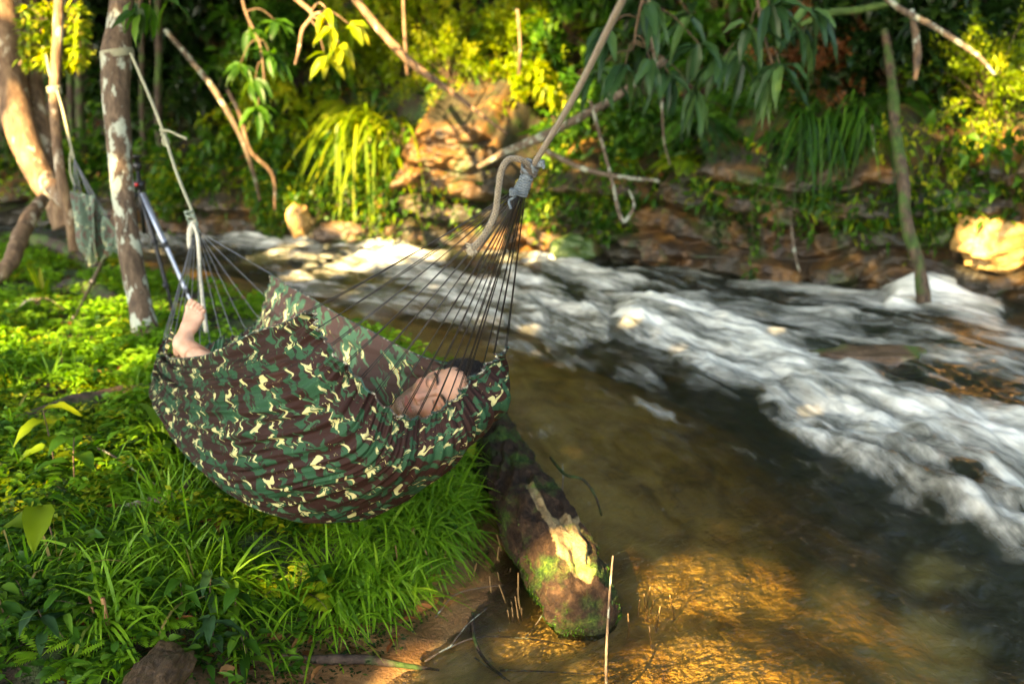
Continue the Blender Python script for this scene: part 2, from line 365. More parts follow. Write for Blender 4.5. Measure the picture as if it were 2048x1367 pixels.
bmp = t.bump(t.math('ADD', t.noise(t.scale(uvn, (1.4, 4.5, 1)), 10, 6, .62, .5), t.math('MULTIPLY', t.noise(t.scale(uvn, (2, 4, 1)), 40, 3), .22)), 1.0, .045)
bmpf = t.bump(t.math('ADD', st2, st1), .15, .03)
dp = t.attr('depth')
def ex(k): return t.math('POWER', math.e, t.math('MULTIPLY', dp, -k))
cc = t.n('CombineColor'); t.l(ex(1.2), cc.inputs[0]); t.l(ex(1.9), cc.inputs[1]); t.l(ex(4.6), cc.inputs[2])
tr = t.n('BsdfTransparent'); t.l(cc.outputs[0], tr.inputs[0])
body = t.n('BsdfDiffuse'); body.inputs[0].default_value = (.032, .042, .026, 1)
turb = t.math('SUBTRACT', 1.0, ex(1.0), True)
inner = mixsh(t, turb, tr.outputs[0], body.outputs[0])
gl = t.n('BsdfGlossy'); gl.inputs['Roughness'].default_value = .14; gl.inputs[0].default_value = (1, 1, 1, 1); t.l(bmp, gl.inputs['Normal'])
fr = t.n('Fresnel'); fr.inputs[0].default_value = 1.33; t.l(bmp, fr.inputs['Normal'])
wsh = mixsh(t, fr.outputs[0], inner, gl.outputs[0])
fo = t.pbr(t.ramp(blob, [(.3, (.58, .56, .44)), (.6, (.88, .85, .70))]), .55, .3, bmpf)
river_mat = t.done(mixsh(t, fm, wsh, fo))
Vw = np.stack([wx.ravel(), wy.ravel(), wz.ravel()], 1)
Fw = grid_faces(NU, NV)
r = mk('river', Vw, Fw, river_mat, attrs={'foam': foam.ravel(), 'depth': depth.ravel()}, uv=np.stack([arc.ravel() * .35, acr.ravel() * .35], 1))
if r.data.polygons[1000].normal.z < 0: r.data.flip_normals()
if g.data.polygons[1000].normal.z < 0: g.data.flip_normals()
tag(r, kind='structure')
# rocky far bank
CLn = 1500; ca = catmull(FAR, 1200); seg = np.concatenate([[0], np.cumsum(np.linalg.norm(np.diff(ca, axis=0), axis=1))])
aa = np.linspace(seg[0] + 2, seg[-1], CLn); sx = np.interp(aa, seg, ca[:, 0]); sy = np.interp(aa, seg, ca[:, 1])
tx = np.gradient(sx); ty = np.gradient(sy); L = np.hypot(tx, ty); nx_, ny_ = -ty / L, tx / L    # left normal of walk from right to left
if (nx_[500] * (0 - sx[500]) + ny_[500] * (3 - sy[500])) < 0: nx_, ny_ = -nx_, -ny_             # toward the river
NZ = 150; cz = np.linspace(0, 1, NZ)[None]; A = aa[:, None] + 0 * cz
top = np.interp(sx, [-6, -2, 0, 2, 5], [.34, .36, .55, .90, 1.0])[:, None] + .20 * fbm(A * .9, 0, 3, 3) + .70 * np.exp(-((sx[:, None] + .55) / .55) ** 4)
zz = -.35 + (top + .35) * np.minimum(cz / .86, 1) 
wob = .05 * fbm(A * .8, zz * .6, 1, 3)
wob = wob + .07 * fbm(A * 1.7, zz * 1.2, 9, 3); lay = (zz + wob) / .27 + .9 * pn(A * .35, 0, 7); li_ = np.floor(lay); lf = lay - li_
blk = A / (.55 + .5 * (np.sin(li_ * 12.9) * .5 + .5)) + li_ * 3.7 + .9 * pn(A * 1.3, zz * 2, 1) + .25 * pn(A * 5, zz * 5, 4); bi = np.floor(blk); bf = blk - bi
hsh = np.modf(np.abs(np.sin(li_ * 78.233 + bi * 12.9898) * 4375.85))[0]; hl = np.modf(np.abs(np.sin(li_ * 39.42 + 1.1) * 917.3))[0]
crack = np.minimum(sstep(0, .30, lf), sstep(0, .22, 1 - lf)) * np.minimum(sstep(-.1, .22, bf), sstep(-.1, .22, 1 - bf))
off = .10 + .16 * hl + .13 * hsh * crack - .10 * (1 - crack) + .16 * fbm(A * 1.3, zz * 1.9, 2, 5, .6) + .035 * fbm(A * 8, zz * 8, 5, 4) + .25 * np.exp(-((zz + .05) / .14) ** 2) * (.5 + fbm(A * 1.1, 3, 0, 2))
back = np.maximum(cz - .86, 0) / .14 * .9
rx = sx[:, None] + nx_[:, None] * (off - back); ry = sy[:, None] + ny_[:, None] * (off - back)
rz = zz + back * .55
t = NT('ochre_rock'); w = t.wpos(); a1 = t.noise(w, 1.6, 6, .62, .3); a2 = t.noise(t.scale(w, (1, 1, .35)), 5, 6, .65); a3 = t.noise(w, 22, 5, .7)
c = t.ramp(a2, [(.25, (.035, .020, .010)), (.42, (.032, .017, .007)), (.60, (.16, .076, .016)), (.80, (.50, .25, .05))])
c = t.mix(t.ramp(a1, [(.44, (1, 1, 1)), (.60, (0, 0, 0))]), c, t.ramp(a3, [(.3, (.008, .007, .005)), (.7, (.05, .042, .022))]))
c = t.mix(t.ramp(t.noise(w, 3.1, 5, .6), [(.55, (0, 0, 0)), (.68, (1, 1, 1))]), c, t.ramp(a3, [(.3, (.015, .03, .006)), (.7, (.07, .11, .02))]))
rock_mat = t.done(t.pbr(c, .55, .5, t.bump(t.mix(.5, a3, a2), .8, .03)))
rk = mk('rock_bank', np.stack([rx.ravel(), ry.ravel(), rz.ravel()], 1), grid_faces(CLn, NZ), rock_mat)
tag(rk, kind='structure')
HEAD_E = (.33, -.87, .32); HEAD_UP = (.88, .40, .16); HEAD_AT = (889, 797, 2.92)
# ------------------------------------------------------------------ hammock
def grid_interp(ctrl, us_, vs_):
    """Catmull-Rom surface through ctrl (R,C,3); us_,vs_ in [0,1]"""
    R, C, _ = ctrl.shape
    def basis(t, n):
        M = np.zeros((len(t), n)); x = t * (n - 1); i = np.minimum(x.astype(int), n - 2); f = x - i
        w = np.stack([-.5 * f + f ** 2 - .5 * f ** 3, 1 - 2.5 * f ** 2 + 1.5 * f ** 3, .5 * f + 2 * f ** 2 - 1.5 * f ** 3, -.5 * f ** 2 + .5 * f ** 3], 1)
        for k in range(4):
            j = i - 1 + k; lo = j < 0; hi = j > n - 1; ok = ~(lo | hi); r_ = np.arange(len(t))
            np.add.at(M, (r_[ok], j[ok]), w[ok, k])
            np.add.at(M, (r_[lo], 0 * j[lo]), 2 * w[lo, k]); np.add.at(M, (r_[lo], 0 * j[lo] + 1), -w[lo, k])
            np.add.at(M, (r_[hi], 0 * j[hi] + n - 1), 2 * w[hi, k]); np.add.at(M, (r_[hi], 0 * j[hi] + n - 2), -w[hi, k])
        return M
    return np.einsum('ar,rck,bc->abk', basis(us_, R), ctrl, basis(vs_, C))
CT = [[(630,617,2.62),(676,695,2.57),(730,765,2.57),(790,821,2.60),(850,828,2.68),(905,786,2.73),(957,731,2.80),(1003,682,2.90)],
      [(570,650,2.85),(603,760,2.62),(668,855,2.56),(748,925,2.60),(833,925,2.67),(935,872,2.75),(1000,802,2.87),(972,728,3.06)],
      [(490,685,3.15),(497,790,2.86),(545,890,2.75),(635,970,2.73),(745,998,2.83),(845,955,3.00),(880,850,3.25),(845,714,3.33)],
      [(430,710,3.45),(425,800,3.20),(450,905,3.05),(525,990,3.00),(625,1034,3.05),(725,1005,3.20),(770,860,3.50),(730,660,3.66)],
      [(385,719,3.75),(365,795,3.60),(378,870,3.48),(430,945,3.40),(515,985,3.40),(600,940,3.55),(650,800,3.85),(640,611,4.00)],
      [(352,722,3.95),(326,765,3.88),(330,820,3.82),(362,870,3.76),(420,885,3.82),(480,840,3.95),(545,720,4.15),(592,580,4.28)],
      [(334,705,4.05),(315,742,4.03),(318,780,4.02),(352,805,4.00),(402,800,4.06),(458,755,4.15),(512,665,4.27),(560,560,4.40)],
      [(346,656,4.12),(336,688,4.12),(356,703,4.14),(392,692,4.20),(430,676,4.25),(475,664,4.32),(512,625,4.40),(535,543,4.50)]]
ctrl = np.array([[P(*c) for c in row] for row in CT])
ctrl[:, 1:-1, 2] = np.maximum(ctrl[:, 1:-1, 2], .325)
NS, NTT = 420, 460
ss = np.linspace(0, 1, NS); tt = np.linspace(0, 1, NTT)
S = grid_interp(ctrl, ss, tt)
def surf_normal(S):
    return nrm(np.cross(np.gradient(S, axis=0), np.gradient(S, axis=1)))
Nn = surf_normal(S)
if Nn[200, 200, 1] > 0: Nn = -Nn          # outward = toward the camera / down
SS, TT = np.meshgrid(ss, tt, indexing='ij')
NP = 15                                   # cord pairs at the head edge
ph = TT * NP + .35 * pn(SS * 3, TT * 6, 0)
ends = np.exp(-SS / .16) + .7 * np.exp(-(1 - SS) / .12)
gath = np.abs(np.sin(np.pi * TT * NP)) ** .6                        # bulge between attachment points
fold = (gath - .6) * .007 * np.exp(-SS / .28)
fine = np.sin(2 * np.pi * (TT * 46 + 1.1 * pn(SS * 2.2, TT * 5, 3))) * .0038 * (.5 + ends)
damp = 1 - .55 * np.exp(-((TT - .5) / .22) ** 2) * np.exp(-(SS / .35) ** 2)
long_ = (1 - np.abs(pn(SS * 1.6 + TT * 2.0, TT * 17, 2)) * 2) * .021 * (.75 + .25 * ends) + (1 - np.abs(pn(SS * 1.9, TT * 36 + SS * 3, 8)) * 2) * .010
wide = .018 * fbm(SS * 2.0 + TT, TT * 5, 11, 2) * np.sin(np.pi * TT) 
S = S + Nn * (fold + (fine + long_) * damp + wide)[..., None]
# scalloped, frayed head and foot edges: the cloth sags between the cords
edge_dir0 = nrm(S[12] - S[0]); sc = np.abs(np.sin(np.pi * tt * NP)); 
fall = np.exp(-SS / .03)[..., None]
S = S + fall * edge_dir0[None] * (.010 * sc + .0005 * rng.normal(size=NTT))[None, :, None]
edge_dir1 = nrm(S[-14] - S[-1]); sc1 = np.abs(np.sin(np.pi * tt * 13))
S = S + np.exp(-(1 - SS) / .03)[..., None] * edge_dir1[None] * (.016 * sc1)[None, :, None]
t = NT('camouflage_cloth'); uv = t.n('UVMap').outputs[0]
wrp = t.n('TexNoise'); t.l(uv, wrp.inputs['Vector']); wrp.inputs['Scale'].default_value = 2.2; wrp.inputs['Detail'].default_value = 2
off_ = t.vm('MULTIPLY', t.vm('SUBTRACT', wrp.outputs['Color'], (.5, .5, .5)), (.10, .10, 0))
wv = t.n('SeparateXYZ'); t.l(uv, wv.inputs[0])
sq = t.math('MULTIPLY', t.math('SINE', t.math('MULTIPLY', wv.outputs[0], 190)), .0055)
sq2 = t.math('MULTIPLY', t.math('SINE', t.math('MULTIPLY', wv.outputs[1], 60)), .010)
cmb = t.n('CombineXYZ'); t.l(sq2, cmb.inputs[0]); t.l(sq, cmb.inputs[1])
uvd = t.vm('ADD', t.vm('ADD', uv, off_), cmb.outputs[0])
sep = t.n('SeparateXYZ'); t.l(uvd, sep.inputs[0])
def torus(pu, pv, r1, r2, sc):
    a = t.math('MULTIPLY', sep.outputs[0], 2 * math.pi / pu); b = t.math('MULTIPLY', sep.outputs[1], 2 * math.pi / pv)
    cx = t.n('CombineXYZ'); t.l(t.math('MULTIPLY', t.math('COSINE', a), r1), cx.inputs[0]); t.l(t.math('MULTIPLY', t.math('SINE', a), r1), cx.inputs[1]); t.l(t.math('MULTIPLY', t.math('COSINE', b), r2), cx.inputs[2])
    return cx.outputs[0], t.math('MULTIPLY', t.math('SINE', b), r2)
v4, w4 = torus(.30, .25, .75, .62, 1)
def n4(off, scale, det, rough, dist): 
    return t.noise(t.vm('ADD', v4, off), scale, det, rough, dist, '4D', w4)
gA = n4((0, 0, 0), .95, 3.0, .5, .8); gB = n4((5, 2, 9), 1.2, 3.0, .5, .8); yA = n4((11, 7, 3), 1.15, 3.4, .58, .6); bk = n4((21, 1, 5), 1.5, 3.0, .5, .9)
step = lambda f, a, w_=.008: t.ramp(f, [(a - w_, (0, 0, 0)), (a + w_, (1, 1, 1))])
c = t.mix(step(gA, .53), (.032, .0125, .0095), (.022, .078, .036))
c = t.mix(step(gB, .60), c, (.048, .125, .058))
c = t.mix(step(bk, .635), c, (.018, .010, .008))
c = t.mix(step(yA, .60), c, (.60, .56, .25))
spk = t.noise(t.vm('ADD', uvd, (3, 3, 0)), 55, 2); c = t.mix(t.math('MULTIPLY', step(spk, .70), step(yA, .49)), c, (.52, .50, .165))
weave = t.noise(t.scale(uv, (900, 120, 1)), 1, 2); c = t.mix(.35, c, t.ramp(weave, [(.3, (.6, .6, .6)), (.7, (1.35, 1.35, 1.35))]), 'MULTIPLY')
geo = t.n('NewGeometry')
c = t.mix(geo.outputs['Backfacing'], c, t.mix(.10, t.mix(1, c, (3.2, 2.9, 2.6), 'MULTIPLY'), (.50, .44, .36)))      # inside colour multiplied up: light through the cloth painted in
bm_ = t.bump(t.math('ADD', t.noise(t.scale(uv, (55, 5, 1)), 1, 4, .6), t.math('MULTIPLY', t.noise(t.scale(uv, (260, 14, 1)), 1, 2), .4)), .75, .006)
p = t.pbr(c, .68, .22, bm_); trl = t.n('BsdfTranslucent'); t.l(t.mix(1, c, (1.6, 1.5, 1.3), 'MULTIPLY'), trl.inputs[0])
cloth_mat = t.done(mixsh(t, .22, p, trl.outputs[0]))
base = P(640, 1034, 3.05)
ham = empty('hammock', base, 'large camouflage hammock with a sleeping man in it, hung low over the grass', 'hammock')
F = grid_faces(NS, NTT)
cl = mk('cloth', S.reshape(-1, 3), F, cloth_mat, ham, uv=np.stack([TT.ravel() * 1.35, SS.ravel() * 2.05], 1))
vn = cl.data.vertices[200 * NTT + 200].normal
if vn.y > 0: cl.data.flip_normals()       # face front = outer side
into(cl)
hem = MB(); 
for row, k in ((S[0], 0), (S[-1], 1)): add_tube(hem, row[::2], .0028, 5, .3)
add_tube(hem, S[::3, 0], .003, 5, .3); add_tube(hem, S[::3, -1], .003, 5, .3)
# frayed threads standing off the head edge
e = S[0][rng.integers(0, NTT, 420)]; add_leaves(hem, 'tiny', e, nrm(rng.normal(size=(420, 3)) + np.array([0, -.3, .7])), .010, .0012)
t = NT('hem_thread'); hem_mat = t.done(t.pbr(t.ramp(t.noise(t.obj(), 40, 3), [(.4, (.03, .09, .07)), (.55, (.05, .02, .015)), (.62, (.45, .42, .3))]), .8))
into(hem.build('hem', hem_mat, ham))
cord_mat = plain('black_cord', (.006, .006, .006), .45, .4, nscale=300, var=.3, bump=.5, bd=.001)
cord2_mat = plain('lit_grey_cord', (.13, .135, .14), .55, .4, nscale=300, var=.3, bump=.5, bd=.001)  # paler copy of the black cord, grey light put into its colour
KN = P(1040, 385, 2.34); KT = P(1060, 340, 2.32); FK = P(392, 462, 4.62)
def cord(mb, a, b, r, sag=.0, j=0.0):
    n = 16; s_ = np.linspace(0, 1, n)[:, None]; q = a * (1 - s_) + b * s_; q[:, 2] -= 4 * sag * (s_ * (1 - s_))[:, 0]; add_tube(mb, q, r, 5)
for i in range(NP):
    j = int(round((i + (0 if i < NP else 1)) / (NP - 1) * (NTT - 1))) if False else int(round(i / NP * (NTT - 1)))
    if i == 0: j = 2
    for sd in (-1, 1):
        m = MB(); a = KN + np.array([(i / NP - .5) * .022, rng.normal() * .006, rng.normal() * .003 + sd * .0035])
        b = S[0, min(max(j, 0), NTT - 1)]; sidev = nrm(S[0, min(j + 3, NTT - 1)] - S[0, max(j - 3, 0)]); 
        cord(m, a, b + nrm(a - b) * .004 + sidev * sd * .0032, .00135, .004 + .006 * rng.random())
        into(m.build('cord', cord_mat, ham))
m = MB(); 
for sd in (-1, 1): m = MB(); cord(m, KN + [.012, 0, 0], S[0, NTT - 3] + np.array([sd * .002, 0, 0]), .00135, .003); into(m.build('cord', cord_mat, ham))
for i in range(14):
    j = int(round(i / 13 * (NTT - 1))); m = MB(); a = FK + np.array([(i / 13 - .5) * .02, rng.normal() * .005, rng.normal() * .004]); cord(m, a, S[-1, j], .0019, .006 * rng.random()); into(m.build('cord', cord2_mat, ham))
# whipped lashing that gathers the cords
lash_mat = plain('lashing_cord', (.13, .155, .165), .7, .3, nscale=260, var=.35, bump=.8, bd=.001)
m = MB(); ax = nrm(KT - KN); u_ = nrm(np.cross(ax, [0, 1, 0])); v_ = np.cross(ax, u_)
th = np.linspace(0, 2 * math.pi * 8, 260); L_ = np.linspace(-.004, .042, 260); rr = .0165 - .0035 * np.linspace(0, 1, 260) + .0006 * np.sin(th * 2.3)
add_tube(m, KN + ax * L_[:, None] + (rr * np.cos(th))[:, None] * u_ + (rr * np.sin(th))[:, None] * v_, .0033, 6)
add_tube(m, KN + ax * np.linspace(-.006, .05, 6)[:, None], [.012, .015, .014, .013, .012, .010], 10)
K2 = KT + ax * .004
for k in range(6):
    a0 = rng.normal(size=3); a0 = nrm(a0); b0 = nrm(np.cross(a0, rng.normal(size=3))); th = np.linspace(0, 2 * math.pi, 30)
    R0 = .014 + .006 * rng.random(); add_tube(m, K2 + rng.normal(size=3) * .004 + R0 * np.cos(th)[:, None] * a0 + R0 * np.sin(th)[:, None] * b0, .0040, 6)
q = KN - ax * .002 - u_ * .018
add_tube(m, catmull([KN + u_ * .0 + v_ * -.012, P(1022, 378, 2.32), P(1030, 392, 2.31), P(1018, 402, 2.31), P(1022, 418, 2.31)], 24), .0030, 6)
add_tube(m, catmull([P(1060, 330, 2.3), P(1078, 322, 2.29), P(1088, 330, 2.29), P(1086, 338, 2.29)], 20), .0030, 6)
# the two visible knots
for c_, r_ in ((P(1026, 385, 2.30), .0062), (P(1082, 327, 2.29), .0060)):
    th = np.linspace(0, 6 * math.pi, 60); add_tube(m, c_ + np.stack([r_ * np.cos(th), r_ * np.sin(th) * .8, r_ * np.sin(th * 1.35)], 1), .0030, 6)
into(m.build('lashing', lash_mat, ham))
# the foot-end lashing and loop
m = MB(); fr_ = nrm(P(380, 430, 4.63) - FK)
for k in range(7):
    a0 = nrm(rng.normal(size=3)); b0 = nrm(np.cross(a0, rng.normal(size=3))); th = np.linspace(0, 2 * math.pi, 24)
    add_tube(m, FK + fr_ * (.02 * k - .02) + .017 * np.cos(th)[:, None] * a0 + .02 * np.sin(th)[:, None] * b0, .0050, 6)
into(m.build('lashing', plain('pale_green_cord', (.22, .26, .2), .8, nscale=120, bump=.6), ham))
# ------------------------------------------------------------------ ropes
t = NT('braided_rope'); uvr = t.n('UVMap').outputs[0]
wva = t.n('TexWave', wave_type='BANDS', bands_direction='DIAGONAL'); t.l(t.scale(uvr, (1, 1, 1)), wva.inputs[0]); wva.inputs['Scale'].default_value = 1.0
wvb = t.n('TexWave', wave_type='BANDS', bands_direction='DIAGONAL'); t.l(t.scale(uvr, (1, -1, 1)), wvb.inputs[0]); wvb.inputs['Scale'].default_value = 1.0
bd = t.math('MAXIMUM', wva.outputs[1], wvb.outputs[1]); c = t.ramp(bd, [(.2, (.07, .052, .034)), (.7, (.24, .195, .13))])
c = t.mix(.5, c, t.ramp(t.noise(t.wpos(), 60, 4), [(.3, (.6, .58, .52)), (.7, (1.3, 1.28, 1.2))]), 'MULTIPLY')
rope_mat = t.done(t.pbr(c, .85, .2, t.bump(bd, .9, .002), **{'Sheen Weight': .3}))
def rope(name, pts, rad, mat, parent=None, n=160, seg=14, loc=True):
    pts = catmull(pts, n); r_ = np.interp(np.linspace(0, 1, n), np.linspace(0, 1, len(np.atleast_1d(rad))), np.atleast_1d(rad))
    V, Fq, F3 = tube(pts, r_, seg, True); arc_ = np.concatenate([[0], np.cumsum(np.linalg.norm(np.diff(pts, axis=0), axis=1))])
    th = np.tile(np.arange(seg), n) / seg * 3.0; uv = np.stack([th, np.repeat(arc_, seg) / .013], 1); uv = np.concatenate([uv, [[0, 0], [0, 0]]])
    o = mk(name, V, [Fq, F3], mat, parent, uv=uv)
    if parent is not None: into(o)
    return o
rp = empty('support_rope', K2, 'thick beige braided rope running up out of the top from the large knot', 'rope')
rope('rope_line', [K2 - ax * .004, P(1085, 300, 2.25), P(1150, 190, 2.05), P(1240, 10, 1.80), P(1330, -170, 1.60), P(1460, -420, 1.40)], [.0072, .0070, .0070, .0070], rope_mat, rp, 420)
rope('rope_tail', [K2 + ax * .0, P(1050, 323, 2.28), P(1020, 318, 2.26), P(1003, 340, 2.25), P(996, 385, 2.25), P(990, 425, 2.25), P(972, 465, 2.25), P(952, 490, 2.25), P(943, 497, 2.25)], [.0068, .0072, .0072, .0072, .0078, .0095], rope_mat, rp, 260)
m = MB(); e0 = P(950, 492, 2.25)
for k in range(70): 
    d_ = nrm(np.array([-.7, 0, -1.0]) + rng.normal(size=3) * .45); add_tube(m, [e0 + rng.normal(size=3) * .003, e0 + d_ * .010, e0 + d_ * (.017 + .008 * rng.random())], .0011, 4)
fray_mat = plain('rope_fibre', (.42, .37, .27), .9, .2, nscale=80)
into(m.build('frayed_end', fray_mat, rp))
m = MB(); th = np.linspace(0, 6 * math.pi, 90); c0 = K2 - ax * .004
add_tube(m, c0 + .0155 * np.cos(th)[:, None] * u_ + .0155 * np.sin(th)[:, None] * nrm(v_ + ax * .5) + ax * np.linspace(-.012, .010, 90)[:, None], .0042, 8)
into(m.build('knot', rope_mat, rp))
thin_rope_mat = plain('pale_rope', (.30, .29, .19), .8, .3, nscale=120, bump=.7)
tr_ = empty('foot_rope', FK, 'pale green rope from the foot end of the large hammock up to the spotted tree', 'rope')
TK = P(262, 108, 5.42)
rope('rope_line', [TK, P(300, 195, 5.2), P(328, 268, 5.05), P(355, 350, 4.85), P(388, 432, 4.65), FK], .0085, thin_rope_mat, tr_, 80, 8)
rope('rope_tail', [P(322, 262, 5.05), P(338, 262, 5.03), P(355, 270, 5.03), P(374, 278, 5.03)], [.007, .006, .008], thin_rope_mat, tr_, 24, 8)
m = MB()
for k in range(6):
    a0 = nrm(rng.normal(size=3)); b0 = nrm(np.cross(a0, rng.normal(size=3))); th = np.linspace(0, 2 * math.pi, 20); c_ = P(326 + k * 1.6, 262 + k * 6, 5.05)
    add_tube(m, c_ + .014 * np.cos(th)[:, None] * a0 + .014 * np.sin(th)[:, None] * b0, .006, 6)
into(m.build('knot', thin_rope_mat, tr_))
white_rope = plain('white_rope', (.55, .50, .38), .85, .3, nscale=90, bump=.7)
rope('rope_tail', [P(386, 445, 4.6), P(380, 460, 4.58), P(379, 480, 4.58), P(382, 496, 4.58)], [.011, .013, .012, .016], white_rope, tr_, 30, 8)
rope('rope_tail', [P(388, 450, 4.58), P(396, 480, 4.55), P(400, 540, 4.5), P(406, 610, 4.42), P(412, 664, 4.36)], .0085, white_rope, tr_, 60, 8)
# ------------------------------------------------------------------ the sleeping man, one continuous skin from signed distances
class SDF:
    def __init__(s, lo, hi, h):
        s.lo = np.array(lo, np.float32); s.h = h; s.n = np.ceil((np.array(hi) - s.lo) / h).astype(int) + 1
        s.F = np.full(tuple(s.n), .05, np.float32)
    def box(s, a, b):
        i0 = np.clip(np.floor((np.array(a) - s.lo) / s.h).astype(int), 0, s.n - 1); i1 = np.clip(np.ceil((np.array(b) - s.lo) / s.h).astype(int) + 1, 1, s.n)
        ax_ = [s.lo[k] + s.h * np.arange(i0[k], i1[k], dtype=np.float32) for k in range(3)]
        return tuple(slice(i0[k], i1[k]) for k in range(3)), ax_[0][:, None, None], ax_[1][None, :, None], ax_[2][None, None, :]
    def put(s, sl, d, k, sub):
        A = s.F[sl]
        if sub: h_ = np.clip(.5 - .5 * (A + d) / k, 0, 1); s.F[sl] = A * (1 - h_) + (-d) * h_ + k * h_ * (1 - h_)
        else: h_ = np.clip(.5 + .5 * (d - A) / k, 0, 1); s.F[sl] = d * (1 - h_) + A * h_ - k * h_ * (1 - h_)
    def cap(s, a, b, ra, rb, k=.01, sub=False):
        a = np.array(a, np.float32); b = np.array(b, np.float32); R = max(ra, rb) + .04
        sl, x, y, z = s.box(np.minimum(a, b) - R, np.maximum(a, b) + R)
        if 0 in s.F[sl].shape: return s
        ba = b - a; L = max(float(ba @ ba), 1e-10); px_, py_, pz = x - a[0], y - a[1], z - a[2]
        t_ = np.clip((px_ * ba[0] + py_ * ba[1] + pz * ba[2]) / L, 0, 1)
        d = np.sqrt((px_ - t_ * ba[0]) ** 2 + (py_ - t_ * ba[1]) ** 2 + (pz - t_ * ba[2]) ** 2) - (ra + (rb - ra) * t_)
        s.put(sl, d, k, sub); return s
    def ell(s, c, r, k=.01, sub=False, M=None):
        c = np.array(c, np.float32); r = np.array(r, np.float32); R = r.max() + .04
        sl, x, y, z = s.box(c - R, c + R)
        if 0 in s.F[sl].shape: return s
        px_, py_, pz = x - c[0], y - c[1], z - c[2]
        if M is not None: px_, py_, pz = [M[i][0] * px_ + M[i][1] * py_ + M[i][2] * pz for i in range(3)]
        k0 = np.sqrt((px_ / r[0]) ** 2 + (py_ / r[1]) ** 2 + (pz / r[2]) ** 2); k1 = np.sqrt((px_ / r[0] ** 2) ** 2 + (py_ / r[1] ** 2) ** 2 + (pz / r[2] ** 2) ** 2)
        s.put(sl, k0 * (k0 - 1) / np.maximum(k1, 1e-6), k, sub); return s
    def mesh(s):
        F = s.F; I = F < 0; c = I[:-1, :-1, :-1].astype(np.int8)
        c = sum(I[a:a + F.shape[0] - 1, b:b + F.shape[1] - 1, d:d + F.shape[2] - 1].astype(np.int8) for a in (0, 1) for b in (0, 1) for d in (0, 1))
        ii = np.argwhere((c > 0) & (c < 8)); idx = np.full(c.shape, -1, np.int32); idx[tuple(ii.T)] = np.arange(len(ii))
        pos = np.zeros((len(ii), 3)); cnt = np.zeros(len(ii))
        cr = [(a, b, d) for a in (0, 1) for b in (0, 1) for d in (0, 1)]; val = {q: F[ii[:, 0] + q[0], ii[:, 1] + q[1], ii[:, 2] + q[2]] for q in cr}
        for q in cr:
            for k in range(3):
                if q[k] == 0:
                    p = list(q); p[k] = 1; p = tuple(p); a, b = val[q], val[p]; m = (a < 0) != (b < 0)
                    t_ = np.where(m, a / np.where(m, a - b, 1), 0); w_ = np.array(q)[None] + t_[:, None] * (np.array(p) - np.array(q))[None]
                    pos += w_ * m[:, None]; cnt += m
        V = (ii + pos / cnt[:, None]) * s.h + s.lo; Q = []
        for k in range(3):
            u, v = [(1, 2), (2, 0), (0, 1)][k]
            sa = [slice(None)] * 3; sb = [slice(None)] * 3; sa[k] = slice(0, -1); sb[k] = slice(1, None)
            for q in (u, v): sa[q] = slice(1, -1); sb[q] = slice(1, -1)
            A, B = I[tuple(sa)], I[tuple(sb)]
            for flip in (0, 1):
                e = np.argwhere((A & ~B) if not flip else (~A & B))
                if not len(e): continue
                e[:, u] += 1; e[:, v] += 1; cs = []
                for du, dv in ((-1, -1), (0, -1), (0, 0), (-1, 0)):
                    w_ = e.copy(); w_[:, u] += du; w_[:, v] += dv; cs.append(idx[tuple(w_.T)])
                f = np.stack(cs, 1); Q.append(f[:, ::-1] if flip else f)
        return V, np.concatenate(Q)
# --- head in its own frame: x = his left, y = face forward, z = crown
hd = SDF((-.115, -.135, -.19), (.115, .145, .15), .0016)
hd.ell((0, -.022, .035), (.076, .096, .086), .01).ell((0, .012, -.03), (.061, .068, .084), .03)
hd.ell((0, .040, .050), (.056, .044, .045), .02)
for s_ in (-1, 1):
    hd.cap((s_ * .056, -.012, -.052), (s_ * .018, .066, -.100), .018, .016, .025).cap((s_ * .060, -.01, -.01), (s_ * .058, -.012, -.06), .02, .017, .02)
    hd.ell((s_ * .043, .054, -.030), (.020, .018, .018), .018)
    hd.cap((s_ * .012, .0835, .0185), (s_ * .046, .070, .020), .0075, .007, .010)
hd.ell((0, .074, -.099), (.020, .017, .015), .018).ell((0, .072, -.068), (.030, .021, .024), .018)
for s_ in (-1, 1):
    hd.ell((s_ * .030, .096, .001), (.017, .016, .0115), .010, True)
    hd.ell((s_ * .0310, .0675, -.001), (.0165, .0150, .0125), .003)
    hd.cap((s_ * .016, .0795, -.0058), (s_ * .031, .0835, -.0082), .0016, .0016, .002, True).cap((s_ * .031, .0835, -.0082), (s_ * .045, .0755, -.0052), .0016, .0012, .002, True)
hd.cap((0, .084, .012), (0, .1065, -.034), .0075, .0095, .008).ell((0, .1090, -.0385), (.0105, .0110, .0095), .006)
for s_ in (-1, 1):
    hd.ell((s_ * .0135, .0985, -.0425), (.0068, .0095, .0070), .004).ell((s_ * .0065, .1035, -.0505), (.0034, .0055, .0035), .002, True)
for s_ in (-1, 1):
    hd.cap((0, .0925, -.0640), (s_ * .022, .0830, -.0705), .0058, .0028, .003).cap((0, .0915, -.0775), (s_ * .018, .0840, -.0745), .0068, .0030, .003)
    hd.cap((0, .0985, -.0705), (s_ * .025, .0850, -.0722), .0013, .0013, .0015, True)
hd.cap((0, .0985, -.052), (0, .0975, -.061), .0018, .0022, .003, True).cap((-.010, .0925, -.0885), (.010, .0925, -.0885), .003, .003, .006, True)
